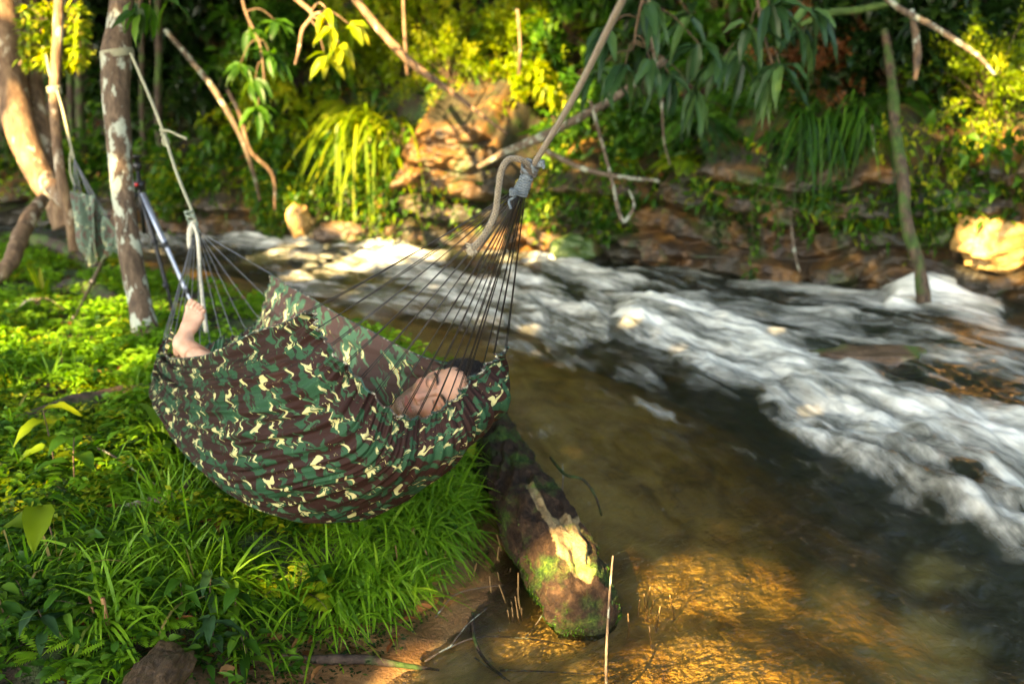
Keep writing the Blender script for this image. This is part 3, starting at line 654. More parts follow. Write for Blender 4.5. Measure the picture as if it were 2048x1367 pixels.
for s_ in (-1, 1):
    M_ = np.array([[math.cos(.35 * s_), -math.sin(.35 * s_), 0], [math.sin(.35 * s_), math.cos(.35 * s_), 0], [0, 0, 1]])
    hd.ell((s_ * .0790, -.020, -.006), (.0075, .019, .031), .006, False, M_).ell((s_ * .0860, -.015, -.002), (.0060, .011, .019), .004, True, M_)
    hd.ell((s_ * .0785, -.010, -.010), (.004, .005, .007), .003)
hd.cap((0, -.022, -.06), (0, -.045, -.20), .056, .056, .02)
hV, hF = hd.mesh()
hl = hV.copy()
# world frame of the head
Rv = np.array([1, 0, 0.]); Uv = np.array([0, SP, CP]); Fv = np.array([0, CP, -SP])
def cam2w(v): return v[0] * Rv + v[1] * Uv - v[2] * Fv
E_ = nrm(cam2w(HEAD_E)); h_ = nrm(cam2w(HEAD_UP)); h_ = nrm(h_ - E_ * (h_ @ E_)); N_ = nrm(np.cross(E_, h_))   # left x up = forward
HM = 1.09 * np.stack([-E_, N_, h_], 1); HC = P(*HEAD_AT)
toW = lambda v: HC + np.asarray(v) @ HM.T
# --- body (coarse grid, hidden in the cloth save shoulder and shin)
pel = P(600, 880, 3.30); pel[2] = .51; chest = P(745, 865, 3.03); chest[2] = .575
neck = toW((0, -.045, -.195)); up_ch = neck * .45 + chest * .55 - np.array([0, 0, .09])
bd_ = SDF(np.minimum.reduce([pel, chest, neck, P(375, 690, 4.02)]) - .35, np.maximum.reduce([pel, chest, neck, P(375, 690, 4.02)]) + .35, .006)
axb = nrm(chest - pel); side = nrm(np.cross(axb, [0, 0, 1.0])); upb = np.cross(side, axb)
if side @ np.array([.83, .56, 0]) < 0: side = -side                          # his right = far side
bd_.cap(toW((0, -.03, -.10)), neck, .054, .056, .02).cap(neck, up_ch, .056, .085, .04)
for s_ in (-1, 1):
    sh = up_ch + side * s_ * .15 - axb * .01 - upb * .01; bd_.cap(up_ch + side * s_ * .04, sh, .062, .058, .05).cap(chest + side * s_ * .075, pel + side * s_ * .055 + axb * .18, .095, .085, .06)
    el = pel + side * s_ * .21 + axb * .18 + upb * .0; ha = pel + side * s_ * .13 - axb * .02 + upb * .10
    bd_.cap(sh, el, .052, .042, .03).cap(el, ha, .040, .028, .02)
    for q in range(4): bd_.cap(ha + side * (q - 1.5) * .017, ha - axb * (.13 + .012 * (q in (1, 2))) + side * ((q - 1.5) * .018 - s_ * .02) - upb * .01, .011, .008, .006)
    bd_.cap(ha, ha - axb * .07, .026, .030, .01).cap(ha - side * s_ * .01, ha - side * s_ * .05 - axb * .05, .012, .010, .01)
    bd_.cap(pel + side * s_ * .07 + axb * .15, pel + side * s_ * .085, .085, .10, .06)
bd_.cap(chest + upb * .01, pel + upb * .0, .11, .10, .06)
AN = P(366, 688, 4.02)       # ankle of the visible foot
KNEE = P(500, 795, 3.62); KNEE2 = KNEE + np.array([.16, .10, -.06]); AN2 = P(478, 745, 3.98) + np.array([.02, 0, -.05])
bd_.cap(pel - side * .085, KNEE, .090, .060, .03).cap(KNEE, KNEE * .6 + AN * .4 - [0, 0, .015], .058, .056, .02).cap(KNEE * .6 + AN * .4 - [0, 0, .015], AN, .056, .036, .02)
bd_.cap(pel + side * .085, KNEE2, .090, .060, .03).cap(KNEE2, AN2, .058, .036, .02)
bd_.cap(AN2, AN2 + nrm(AN2 - KNEE2) * .05 + [0, 0, .02], .036, .034, .02).cap(AN2 + [0, 0, .0], AN2 + nrm(AN2 - KNEE2) * .12 + [0, 0, .08], .034, .022, .02)
bV, bF = bd_.mesh()
# --- visible foot, fine grid in world space
toe = P(386, 612, 4.06); Tf = nrm(toe - AN); heel = AN + nrm(P(352, 712, 4.10) - AN) * .05
lat = nrm(P(410, 640, 4.02) - P(372, 640, 4.06)); lat = nrm(lat - Tf * (lat @ Tf)); dors = nrm(np.cross(lat, Tf)); 
if dors @ Fv > 0: dors = -dors                                              # instep turned to the camera
lo = np.minimum(np.minimum(AN, toe), heel) - .12; hi = np.maximum(np.maximum(AN, toe), heel) + .12
ft = SDF(lo, hi, .0022); SH = AN + nrm(KNEE * .6 + AN * .4 - [0, 0, .015] - AN) * .16
ft.cap(SH, AN, .050, .0355, .02).cap(AN, heel - dors * .012, .034, .030, .02)
ft.ell(AN + lat * .032, (.012, .012, .013), .012).ell(AN - lat * .032 , (.012, .012, .013), .012)
Lf = .165; mid = AN + Tf * .075 - dors * .004
ft.cap(AN + Tf * .02, mid, .034, .030, .02).cap(heel - dors * .012, AN + Tf * Lf * .85 - dors * .03 - lat * .01, .028, .020, .02)
for q, (off2, rr_, ll) in enumerate([(-.032, .0165, .0), (-.012, .0135, .004), (.006, .0125, -.004), (.022, .012, -.014), (.036, .012, -.026)]):
    ball = AN + Tf * (Lf - .028 + ll * .6) + lat * off2 - dors * (.020 - .000 * q)
    ft.cap(mid + lat * off2 * .45 - dors * .006, ball, .021, .0165, .014)
    tl = [.050, .044, .040, .036, .030][q]; tr0 = [.0135, .0098, .0093, .009, .0088][q]
    k1 = ball + Tf * tl * .5 + dors * .006 + lat * off2 * .10; k2 = ball + Tf * tl + lat * off2 * .15 - dors * .003
    ft.cap(ball, k1, tr0, tr0 * .95, .004).cap(k1, k2, tr0 * .95, tr0 * 1.02, .003)
    ft.ell(k2 + dors * tr0 * .92 + Tf * .001, (tr0 * .62,) * 3, .0012, True); ft.ell(k2 + dors * tr0 * .30 + Tf * .001, (tr0 * .66,) * 3, .001)
fV, fF = ft.mesh()
V = np.concatenate([toW(hV), bV, fV]); F = np.concatenate([hF, bF + len(hV), fF + len(hV) + len(bV)])
lip = np.zeros(len(V)); beard = np.zeros(len(V)); warm = np.zeros(len(V))
x, y, z = hl.T; n_ = len(hl)
lw = np.abs(x) / .025
lip[:n_] = (y > .078) * np.where(z > -.0715, sstep(-.0655 - .005 * lw, -.0685 - .003 * lw, z) , sstep(-.0835 + .007 * lw, -.0795 + .005 * lw, z)) * sstep(1.05, .9, lw)
bz = sstep(-.055, -.062, z) * (y > .02) + sstep(-.045, -.075, z) * (np.abs(x) > .045) * (y > -.01)
beard[:n_] = np.clip(bz, 0, 1) * (1 - lip[:n_]) * sstep(-.125, -.11, z)
brow = sstep(.0055, .003, np.abs(z - (.0185 + .004 * np.sin(np.clip((np.abs(x) - .012) / .038, 0, 1) * math.pi)))) * (np.abs(x) > .012) * (np.abs(x) < .050) * (y > .05)
warm[:n_] = np.exp(-((np.abs(x) - .043) ** 2 + (z + .032) ** 2) / .0005) * (y > .02) + np.exp(-(x ** 2 + (z + .04) ** 2) / .0003) * (y > .09)
sc_ = np.zeros(n_); 
t = NT('skin'); w = t.wpos(); n1 = t.noise(w, 18, 4, .6); n2 = t.noise(w, 420, 3)
c = t.ramp(n1, [(.3, (.56, .29, .18)), (.7, (.70, .40, .26))]); c = t.mix(t.math('MULTIPLY', t.attr('warm'), .45), c, (.55, .19, .11))
c = t.mix(t.math('MULTIPLY', t.attr('beard'), t.ramp(n2, [(.38, (.15,) * 3), (.6, (.75,) * 3)])), c, (.13, .075, .055))
c = t.mix(t.math('MULTIPLY', t.attr('lip'), .85), c, (.42, .125, .095)); c = t.mix(t.math('MULTIPLY', t.attr('brow'), .55), c, (.05, .03, .02))
skin_mat = t.done(t.pbr(c, .47, .45, t.bump(t.noise(w, 600, 3), .25, .0008), **{'Subsurface Weight': .18, 'Subsurface Radius': (.012, .005, .003), 'Subsurface Scale': .5}))
man = mk('person', V, F, skin_mat, attrs={'lip': lip, 'beard': beard, 'warm': warm, 'brow': np.concatenate([brow, np.zeros(len(V) - n_)])})
tag(man, 'bare-skinned man lying asleep in the large hammock, one foot raised', 'person')
# smooth the voxel stair steps
for it in range(1):
    mo = man.modifiers.new('smooth', 'SMOOTH'); mo.factor = .5; mo.iterations = 3
# hair: scalp cap plus curls
hs = SDF((-.115, -.135, -.06), (.115, .12, .16), .0022)
hs.ell((0, -.028, .046), (.0880, .103, .093), .01)
def hairline(x, y, z): return y - (.058 + .30 * np.maximum(z - .085, -.08) * .25 - 6.0 * x * x) 
ax0 = hs.lo[0] + hs.h * np.arange(hs.n[0]); ax1 = hs.lo[1] + hs.h * np.arange(hs.n[1]); ax2 = hs.lo[2] + hs.h * np.arange(hs.n[2])
gx3, gy3, gz3 = ax0[:, None, None], ax1[None, :, None], ax2[None, None, :]
# keep where behind a plane running from the forehead hairline down behind the ears
cut = (gy3 - .028) * .62 - (gz3 - .058) * .78
hs.F = np.maximum(hs.F - .004 * fbm(gx3 * 70, gy3 * 70, gz3 * 70, 2).astype(np.float32), (cut * .9).astype(np.float32))
sV, sF = hs.mesh(); hm = MB(); hm.add(toW(sV), sF)
sn = nrm(sV - np.array([0, -.03, .044])); outer = np.linalg.norm((sV - [0, -.03, .044]) / [.0880, .103, .093], axis=1) > .96
cand = np.where(outer)[0]; pk = rng.choice(cand, 3600)
for i in pk:
    p0 = sV[i]; nn = sn[i]; tg = nrm(np.cross(nn, rng.normal(size=3))); Lh = .012 + .010 * rng.random(); th = np.linspace(0, 2.6 + rng.random(), 5)
    q = p0 - nn * .002 + nn[None] * (Lh * .45 * np.sin(th * .62))[:, None] + tg[None] * (Lh * .5 * (1 - np.cos(th)))[:, None] + np.cross(nn, tg)[None] * (.004 * np.sin(th * 2))[:, None]
    V_, F_, _ = tube(toW(q), [.0008, .0008, .0007, .0005, .0003], 3, False); hm.add(V_, F_)
hair_mat = plain('dark_hair', (.016, .012, .011), .42, .5, nscale=200, var=.4, bump=.5)
hair = hm.build('hair', hair_mat, man)
for s_ in (-1, 1):
    bm2 = MB(); bm3 = MB()
    for k in range(90):
        f = rng.random(); xx = .012 + .037 * f; zz_ = .0185 + .004 * math.sin(f * math.pi) + rng.normal() * .0018; yy = .0925 - 6.5 * xx * xx + rng.normal() * .0008 - .0
        q = np.array([[s_ * xx, yy, zz_], [s_ * (xx + .004), yy + .0012 - .001, zz_ + .001], [s_ * (xx + .008), yy - .0005, zz_ + .0006]]); V_, F_, _ = tube(toW(q), [.00035, .0003, .0001], 3, False); bm2.add(V_, F_)
    for k in range(30):
        f = k / 29; xx = .017 + .027 * f; yy = .0815 + .0018 * math.sin(f * math.pi) - 3.2 * max(0, xx - .03) ** 1.3; zz_ = -.0068 - .0022 * math.sin(f * math.pi)
        q = np.array([[s_ * xx, yy, zz_], [s_ * (xx + .001 * (f * 4 - 1)), yy + .0020, zz_ - .0022], [s_ * (xx + .0015 * (f * 4 - 1)), yy + .0032, zz_ - .0032]]); V_, F_, _ = tube(toW(q), [.0003, .00025, .0001], 3, False); bm3.add(V_, F_)
    bm2.build('eyebrow', hair_mat, man); bm3.build('eyelashes', hair_mat, man)
# shorts
st_ = SDF(pel - .4, pel + .4, .008); st_.cap(pel + axb * .12 + side * .05, pel, .125, .125, .05).cap(pel + axb * .12 - side * .05, pel, .125, .125, .05)
st_.cap(pel - side * .085, pel * .35 + KNEE * .65, .115, .085, .03).cap(pel + side * .085, pel * .35 + KNEE2 * .65, .115, .085, .03)
oV, oF = st_.mesh(); mk('shorts', oV, oF, plain('dark_shorts', (.03, .035, .05), .8), man)
# ------------------------------------------------------------------ unseen leaf canopy added above and behind the viewpoint; gaps cut for sun patches
ST = np.array(SUN_TO)
def onz2(px, py):
    d = P(px, py, 1.0) - np.array([0, 0, CAMH]); return np.array([0, 0, CAMH]) - d * CAMH / d[2]
BEAMS = [(P(740, 260, 9.5), .95, 1), (P(960, 185, 9.7), 1.05, 1), (P(880, 330, 9.5), .9, 1), (P(1040, 250, 9.5), .35, 1), (P(650, 150, 9.8), .35, .9), (P(595, 415, 10.3), .22, 1), (P(820, 90, 9.9), .45, 1), (P(655, 60, 6.6), .30, 1), (P(40, 180, 7.2), .26, 1), (P(120, 130, 6.4), .30, 1),
         (P(60, 330, 7.4), .22, 1), (P(1990, 215, 7.8), .42, 1), (P(2000, 480, 7.4), .22, 1), (P(720, 490, 10.0), .40, .8), (P(1010, 60, 9.9), .45, .9), (P(500, 130, 9.9), .25, .8), (P(560, 1170, 2.7), .22, .5), (P(150, 600, 6.0), .5, .75), (P(60, 700, 5.2), .3, .8), (P(250, 730, 4.8), .22, .8), (P(130, 920, 3.7), .2, .7), (P(200, 760, 5.0), .35, .4),
         (onz2(1440, 1100), .65, .9), (onz2(1330, 1060), .45, .9), (onz2(1600, 1260), .42, 1), (onz2(1280, 960), .3, 1), (onz2(1250, 1120), .25, .8), (onz2(1380, 1300), .25, .8), (onz2(1750, 1300), .25, .8), (P(120, 60, 6.2), .3, .9), (P(1050, 300, 9.5), .3, .9), (P(600, 230, 9.8), .3, .6), (P(100, 400, 8.5), .4, .7)]
SHADE = [(P(880, 800, 2.85), .26), (P(760, 900, 2.75), .12), (P(560, 850, 3.0), .40), (P(400, 760, 3.8), .3), (P(1500, 700, 5.6), .9), (P(1800, 850, 5.0), .9)]
def through(pos, grow=.0):
    keep = np.ones(len(pos), bool); rr = rng.random(len(pos))
    for c, r_, p_ in BEAMS:
        d = pos - c; pd = np.linalg.norm(d - (d @ ST)[:, None] * ST, axis=1); wob = 1 + .35 * fbm(pos[:, 0] * 1.5, pos[:, 1] * 1.5, pos[:, 2] * 1.5, 2)
        keep &= ~((pd < r_ * wob + grow) & (rr < p_) & ((d @ ST) > 2))
    for c, r_ in SHADE:
        d = pos - c; keep |= np.linalg.norm(d - (d @ ST)[:, None] * ST, axis=1) < r_
    return keep
added_canopy_leaf = leaf_mat('added_canopy_leaf', [(0, (.02, .05, .008)), (1, (.05, .11, .02))], .3)
bark_dark = plain('dark_bark', (.05, .032, .02), .85, .2, nscale=12, bump=.8, bd=.02)
nC = 38000
tg = np.stack([rng.uniform(-7.5, 8.0, nC), rng.uniform(.6, 15, nC), np.full(nC, 1.0)], 1); pos = tg + ST * rng.uniform(8.8, 13.5, nC)[:, None]
ov = np.stack([rng.uniform(-12, 9.5, 40000), rng.uniform(7.6, 15, 40000), rng.uniform(4.0, 7.5, 40000)], 1); ov = ov[(ov[:, 1] > 9.2 - .45 * ov[:, 0] * (ov[:, 0] > 0)) & ((ov[:, 0] < -1.5) | (ov[:, 0] > 1.5) | (rng.random(40000) < .9))]; wl = np.stack([rng.uniform(-4, 13, 3500), rng.uniform(-8.5, -5.5, 3500), rng.uniform(.1, 2.6, 3500)], 1); pos = np.concatenate([pos, ov, wl]); pos = pos[through(pos, .12)]  # extra leaves added over the far bank and behind camera to block skylight
m = MB(); d_ = rng.normal(size=(len(pos), 3)); add_leaves(m, 'leaf', pos, d_, rng.uniform(.26, .42, len(pos)), rng.uniform(.12, .2, len(pos)), .1, jit=2)
for bx_, by_ in ((-6.5, -5.5), (-10, 1.5), (-4, -9.5), (-12, 6)):
    top_ = np.array([bx_ + rng.normal() * .4, by_ + rng.normal() * .4, 7.5])
    rough_tube(m, [[bx_, by_, -.2], [bx_ + .1, by_, 3], top_], [.28, .2, .12], 16, .15, 3, 30, .0)
    for k in range(7):
        e = top_ + np.array([rng.normal() * 2.5, rng.normal() * 2.5, 1 + rng.random() * 1.5]); add_tube(m, catmull([top_ - [0, 0, 2 * rng.random()], (top_ + e) / 2 + [0, 0, .4], e], 10), np.linspace(.09, .02, 10), 6, .0)
tag(m.build('added_leaf_canopy', added_canopy_leaf), kind='stuff')
# ------------------------------------------------------------------ plant builders
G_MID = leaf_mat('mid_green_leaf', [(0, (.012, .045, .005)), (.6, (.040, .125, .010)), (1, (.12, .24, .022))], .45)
G_LIT = leaf_mat('yellow_green_sunlit_leaf', [(0, (.07, .15, .006)), (.6, (.22, .31, .012)), (1, (.44, .42, .03))], .5, (1.4, 1.25, .35))  # yellow green leaf, brightened to carry the bank's sun glow in its colour
G_DARK = leaf_mat('dark_green_shaded_leaf', [(0, (.004, .014, .003)), (.7, (.010, .032, .007)), (1, (.030, .065, .012))], .3, rough=.33)  # dark green leaf, albedo lowered to put far-bank shade into the colour
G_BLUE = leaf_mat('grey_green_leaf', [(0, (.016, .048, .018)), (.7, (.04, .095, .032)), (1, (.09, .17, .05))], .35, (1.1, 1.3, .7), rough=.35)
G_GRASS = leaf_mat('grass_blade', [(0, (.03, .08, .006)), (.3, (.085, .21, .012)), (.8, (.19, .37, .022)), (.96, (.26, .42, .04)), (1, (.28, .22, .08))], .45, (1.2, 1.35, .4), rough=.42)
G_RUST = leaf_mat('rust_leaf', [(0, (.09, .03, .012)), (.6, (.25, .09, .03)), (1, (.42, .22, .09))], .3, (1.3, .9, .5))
twig_mat = plain('twig_bark', (.11, .07, .04), .8, .3, nscale=40, bump=.6)
def two(root, fol, stems, mat, smat=None):
    fol.build('foliage', mat, root)
    if stems.n: stems.build('stem', smat or twig_mat, root)
    return root
def shrub(kind, label, cat='shrub', mat=None, n=1.0, sd=1, group=None):
    """a plant at the origin, about 1 m in radius; scaled when placed"""
    global rng
    keep_ = rng; rng = np.random.default_rng(sd); root = empty({'broad': 'broadleaf_shrub', 'fern': 'fern', 'hang': 'hanging_grass', 'big': 'large_leaf_shrub', 'fine': 'feathery_shrub', 'vine': 'hanging_vine'}[kind], (0, 0, 0), label, cat, group)
    f, s = MB(), MB()
    if kind == 'broad':
        for k in range(int(34 * n)):
            e = nrm(rng.normal(size=3) + np.array([0, -.5, .5])) * rng.uniform(.5, 1.0); q = catmull([[0, 0, -.1], e * .5 + [0, 0, .15], e], 8); add_tube(s, q, np.linspace(.014, .004, 8), 4)
            for c_ in (q[4], q[6], q[7], q[5]):
                kk = 9; a0 = rng.random() * .6; d_ = nrm(rng.normal(size=(kk, 3)) + nrm(e) * .6 + [0, -.3, 0]); add_leaves(f, 'leaf', c_ + rng.normal(size=(kk, 3)) * .04, d_, rng.uniform(.12, .22, kk), rng.uniform(.05, .085, kk), .2, a=np.clip(a0 + rng.random(kk) * .5, 0, 1))
    elif kind == 'fern':
        for k in range(int(22 * n)):
            az = rng.random() * 6.283; d0 = np.array([math.cos(az), math.sin(az) - .4, rng.uniform(.2, 1.0)]); d0 = nrm(d0); Lf_ = rng.uniform(.6, 1.05); u = np.linspace(0, 1, 26)[:, None]
            q = d0 * u * Lf_ - np.array([0, 0, 1]) * u ** 2 * Lf_ * .75; add_tube(s, q, np.linspace(.006, .0015, 26), 3); T_ = nrm(np.gradient(q, axis=0)); sdv = nrm(np.cross(T_, [0, 0, 1])); ln = .17 * np.sin(np.pi * np.clip(u[:, 0] * .95 + .05, 0, 1)) ** .7 * Lf_; a0 = rng.random()
            for g_ in (-1, 1): add_leaves(f, 'leaf', q[1:], nrm(sdv[1:] * g_ + T_[1:] * .45), ln[1:] + .01, .032 * Lf_, .15, ups=np.cross(sdv[1:], T_[1:]) + rng.normal(size=(25, 3)) * .12, a=np.clip(a0 + rng.normal(size=25) * .08, 0, 1))
    elif kind == 'hang':
        k = int(150 * n); az = rng.random(k) * 6.283; d_ = nrm(np.stack([np.cos(az), np.sin(az) - .3, rng.uniform(-.2, 1.1, k)], 1)); L = rng.uniform(.5, 1.1, k)
        for i in range(k):
            u = np.linspace(0, 1, 9)[:, None]; q = d_[i] * (u * rng.uniform(.3, 1.0)) * L[i] - np.array([0, 0, 1.0]) * (u ** rng.uniform(1.4, 2.6)) * L[i] * rng.uniform(.7, 1.2) + rng.normal(size=3) * [.14, .08, .06]
            sdv = nrm(np.cross(d_[i], [0, 0, 1.])); w_ = .014 * (1 - u ** 2 * .9); V_ = np.stack([q - sdv * w_, q + sdv * w_], 1).reshape(-1, 3); f.add(V_, grid_faces(9, 2), np.clip(rng.random() * .9, 0, 1))
        add_tube(s, [[0, 0, -.1], [0, 0, .05]], .03, 6)
    elif kind == 'big':
        for k in range(int(9 * n)):
            e = nrm(rng.normal(size=3) + np.array([0, -.7, .2])) * rng.uniform(.5, 1.0); q = catmull([[0, 0, 0], e * .5 + [0, 0, .18], e], 12); add_tube(s, q, np.linspace(.016, .005, 12), 5)
            for c_ in (q[5], q[8], q[10], q[11]):
                kk = 4; d_ = nrm(rng.normal(size=(kk, 3)) * .8 + nrm(e) * .7 + [0, 0, -.35]); add_leaves(f, 'big', np.repeat(c_[None], kk, 0), d_, rng.uniform(.26, .40, kk), rng.uniform(.08, .12, kk), .35, jit=.3)
    elif kind == 'fine':
        for k in range(int(46 * n)):
            e = nrm(rng.normal(size=3) + np.array([0, -.3, .3])) * rng.uniform(.4, 1.0); q = catmull([[0, 0, -.1], e * .5 + [0, 0, .1], e], 14); add_tube(s, q, np.linspace(.010, .002, 14), 3)
            a0 = rng.random() * .6
            for c_ in q[5:]:
                kk = 14; add_leaves(f, 'tiny', c_ + rng.normal(size=(kk, 3)) * .045, nrm(rng.normal(size=(kk, 3)) + nrm(e)), rng.uniform(.04, .085, kk), rng.uniform(.018, .034, kk), 0, a=np.clip(a0 + rng.random(kk) * .4, 0, 1))
    elif kind == 'vine':
        for k in range(int(16 * n)):
            x0 = rng.uniform(-.6, .6); L = rng.uniform(.5, 1.3); u = np.linspace(0, 1, 16)[:, None]; q = np.array([x0, rng.uniform(-.25, .1), rng.uniform(-.1, .15)]) + np.concatenate([.07 * np.sin(u * 5 + k), -.15 * np.sin(u * 2), -u * L], 1); add_tube(s, q, .004, 3)
            kk = int(46 * L); i = rng.integers(0, 16, kk); add_leaves(f, 'leaf', q[i] + rng.normal(size=(kk, 3)) * .02, nrm(rng.normal(size=(kk, 3)) + [0, -.5, -.6]), rng.uniform(.05, .10, kk), rng.uniform(.025, .05, kk), .1)
    two(root, f, s, mat); rng = keep_
    return root
def dup(root, loc, rz, sc, label, group=None, mat=None):
    r = root.copy(); col.objects.link(r); r.location = tuple(loc); r.rotation_euler = (0, 0, rz); r.scale = (sc,) * 3; r["label"] = label
    if group: r["group"] = group
    for ch in list(root.children):
        c = ch.copy(); col.objects.link(c); c.parent = r
        if mat is not None and ch.name.startswith('foliage'): 
            c.material_slots[0].link = 'OBJECT'; c.material_slots[0].material = mat
    return r
MATS = {'m': G_MID, 'l': G_LIT, 'd': G_DARK, 'b': G_BLUE, 'r': G_RUST}
# (kind, px, py, in front of the slope, scale, material, label)
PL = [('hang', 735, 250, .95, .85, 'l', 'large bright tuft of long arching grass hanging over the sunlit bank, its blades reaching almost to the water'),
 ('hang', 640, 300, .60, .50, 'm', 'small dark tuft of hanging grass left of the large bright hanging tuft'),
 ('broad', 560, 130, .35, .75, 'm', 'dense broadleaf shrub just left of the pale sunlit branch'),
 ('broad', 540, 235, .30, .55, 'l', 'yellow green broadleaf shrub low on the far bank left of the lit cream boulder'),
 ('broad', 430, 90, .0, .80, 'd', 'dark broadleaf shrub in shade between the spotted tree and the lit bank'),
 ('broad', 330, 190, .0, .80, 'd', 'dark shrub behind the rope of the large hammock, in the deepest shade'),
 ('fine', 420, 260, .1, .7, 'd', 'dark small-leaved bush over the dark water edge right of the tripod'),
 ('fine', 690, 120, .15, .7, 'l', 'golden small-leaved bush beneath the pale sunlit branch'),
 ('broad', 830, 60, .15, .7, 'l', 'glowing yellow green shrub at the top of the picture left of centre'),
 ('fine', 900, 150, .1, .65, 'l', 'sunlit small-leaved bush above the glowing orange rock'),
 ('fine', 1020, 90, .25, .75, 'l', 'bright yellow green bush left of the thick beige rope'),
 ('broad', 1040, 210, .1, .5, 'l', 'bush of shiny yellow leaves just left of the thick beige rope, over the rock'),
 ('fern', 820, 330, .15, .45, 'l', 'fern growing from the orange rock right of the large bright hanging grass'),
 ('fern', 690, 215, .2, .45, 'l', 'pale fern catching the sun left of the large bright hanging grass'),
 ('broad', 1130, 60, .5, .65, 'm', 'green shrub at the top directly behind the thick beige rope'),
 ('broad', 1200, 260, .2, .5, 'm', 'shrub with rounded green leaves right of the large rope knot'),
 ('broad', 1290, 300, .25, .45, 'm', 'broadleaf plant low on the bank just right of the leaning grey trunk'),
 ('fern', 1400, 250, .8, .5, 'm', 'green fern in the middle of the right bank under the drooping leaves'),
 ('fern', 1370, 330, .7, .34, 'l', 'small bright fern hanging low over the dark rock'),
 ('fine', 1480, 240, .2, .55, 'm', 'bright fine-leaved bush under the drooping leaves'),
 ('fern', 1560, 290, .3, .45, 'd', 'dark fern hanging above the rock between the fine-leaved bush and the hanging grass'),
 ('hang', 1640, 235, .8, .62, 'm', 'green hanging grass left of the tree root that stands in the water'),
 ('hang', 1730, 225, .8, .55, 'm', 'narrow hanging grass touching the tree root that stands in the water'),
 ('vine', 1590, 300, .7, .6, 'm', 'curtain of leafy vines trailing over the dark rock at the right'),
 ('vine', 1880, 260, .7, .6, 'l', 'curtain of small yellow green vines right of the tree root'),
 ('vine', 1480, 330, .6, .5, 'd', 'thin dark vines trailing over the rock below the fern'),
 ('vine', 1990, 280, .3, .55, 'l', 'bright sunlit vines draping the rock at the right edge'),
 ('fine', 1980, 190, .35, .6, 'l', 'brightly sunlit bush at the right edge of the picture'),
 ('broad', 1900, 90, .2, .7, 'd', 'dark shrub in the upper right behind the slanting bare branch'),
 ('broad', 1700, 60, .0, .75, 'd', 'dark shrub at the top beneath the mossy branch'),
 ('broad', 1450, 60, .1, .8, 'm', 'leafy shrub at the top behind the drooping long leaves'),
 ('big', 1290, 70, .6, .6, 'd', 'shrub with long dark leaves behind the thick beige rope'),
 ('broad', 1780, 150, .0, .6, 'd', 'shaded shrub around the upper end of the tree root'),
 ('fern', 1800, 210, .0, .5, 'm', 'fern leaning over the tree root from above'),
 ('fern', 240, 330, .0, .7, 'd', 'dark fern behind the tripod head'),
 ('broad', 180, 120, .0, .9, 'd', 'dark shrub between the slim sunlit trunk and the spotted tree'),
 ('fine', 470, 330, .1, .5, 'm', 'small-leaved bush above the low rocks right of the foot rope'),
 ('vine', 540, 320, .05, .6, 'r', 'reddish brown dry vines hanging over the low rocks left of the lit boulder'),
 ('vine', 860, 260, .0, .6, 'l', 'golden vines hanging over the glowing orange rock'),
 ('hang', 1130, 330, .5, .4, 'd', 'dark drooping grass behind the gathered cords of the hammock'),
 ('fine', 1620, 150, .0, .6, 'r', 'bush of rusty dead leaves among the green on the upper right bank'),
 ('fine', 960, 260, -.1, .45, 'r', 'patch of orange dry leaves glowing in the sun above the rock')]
def hill_point(px, py):
    p = ray_ground(px, py, 0.0, 22, 6.5); return p
proto = {}
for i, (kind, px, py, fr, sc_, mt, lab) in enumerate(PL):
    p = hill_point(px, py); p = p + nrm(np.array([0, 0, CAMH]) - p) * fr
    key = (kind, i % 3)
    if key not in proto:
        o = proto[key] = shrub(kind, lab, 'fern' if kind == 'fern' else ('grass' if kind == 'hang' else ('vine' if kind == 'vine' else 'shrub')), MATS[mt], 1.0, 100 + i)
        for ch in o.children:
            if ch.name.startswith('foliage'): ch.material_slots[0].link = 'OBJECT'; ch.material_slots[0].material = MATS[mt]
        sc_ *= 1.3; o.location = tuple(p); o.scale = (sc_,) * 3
    else: o = dup(proto[key], p, rng.uniform(-.6, .6), sc_ * 1.3, lab, mat=MATS[mt])
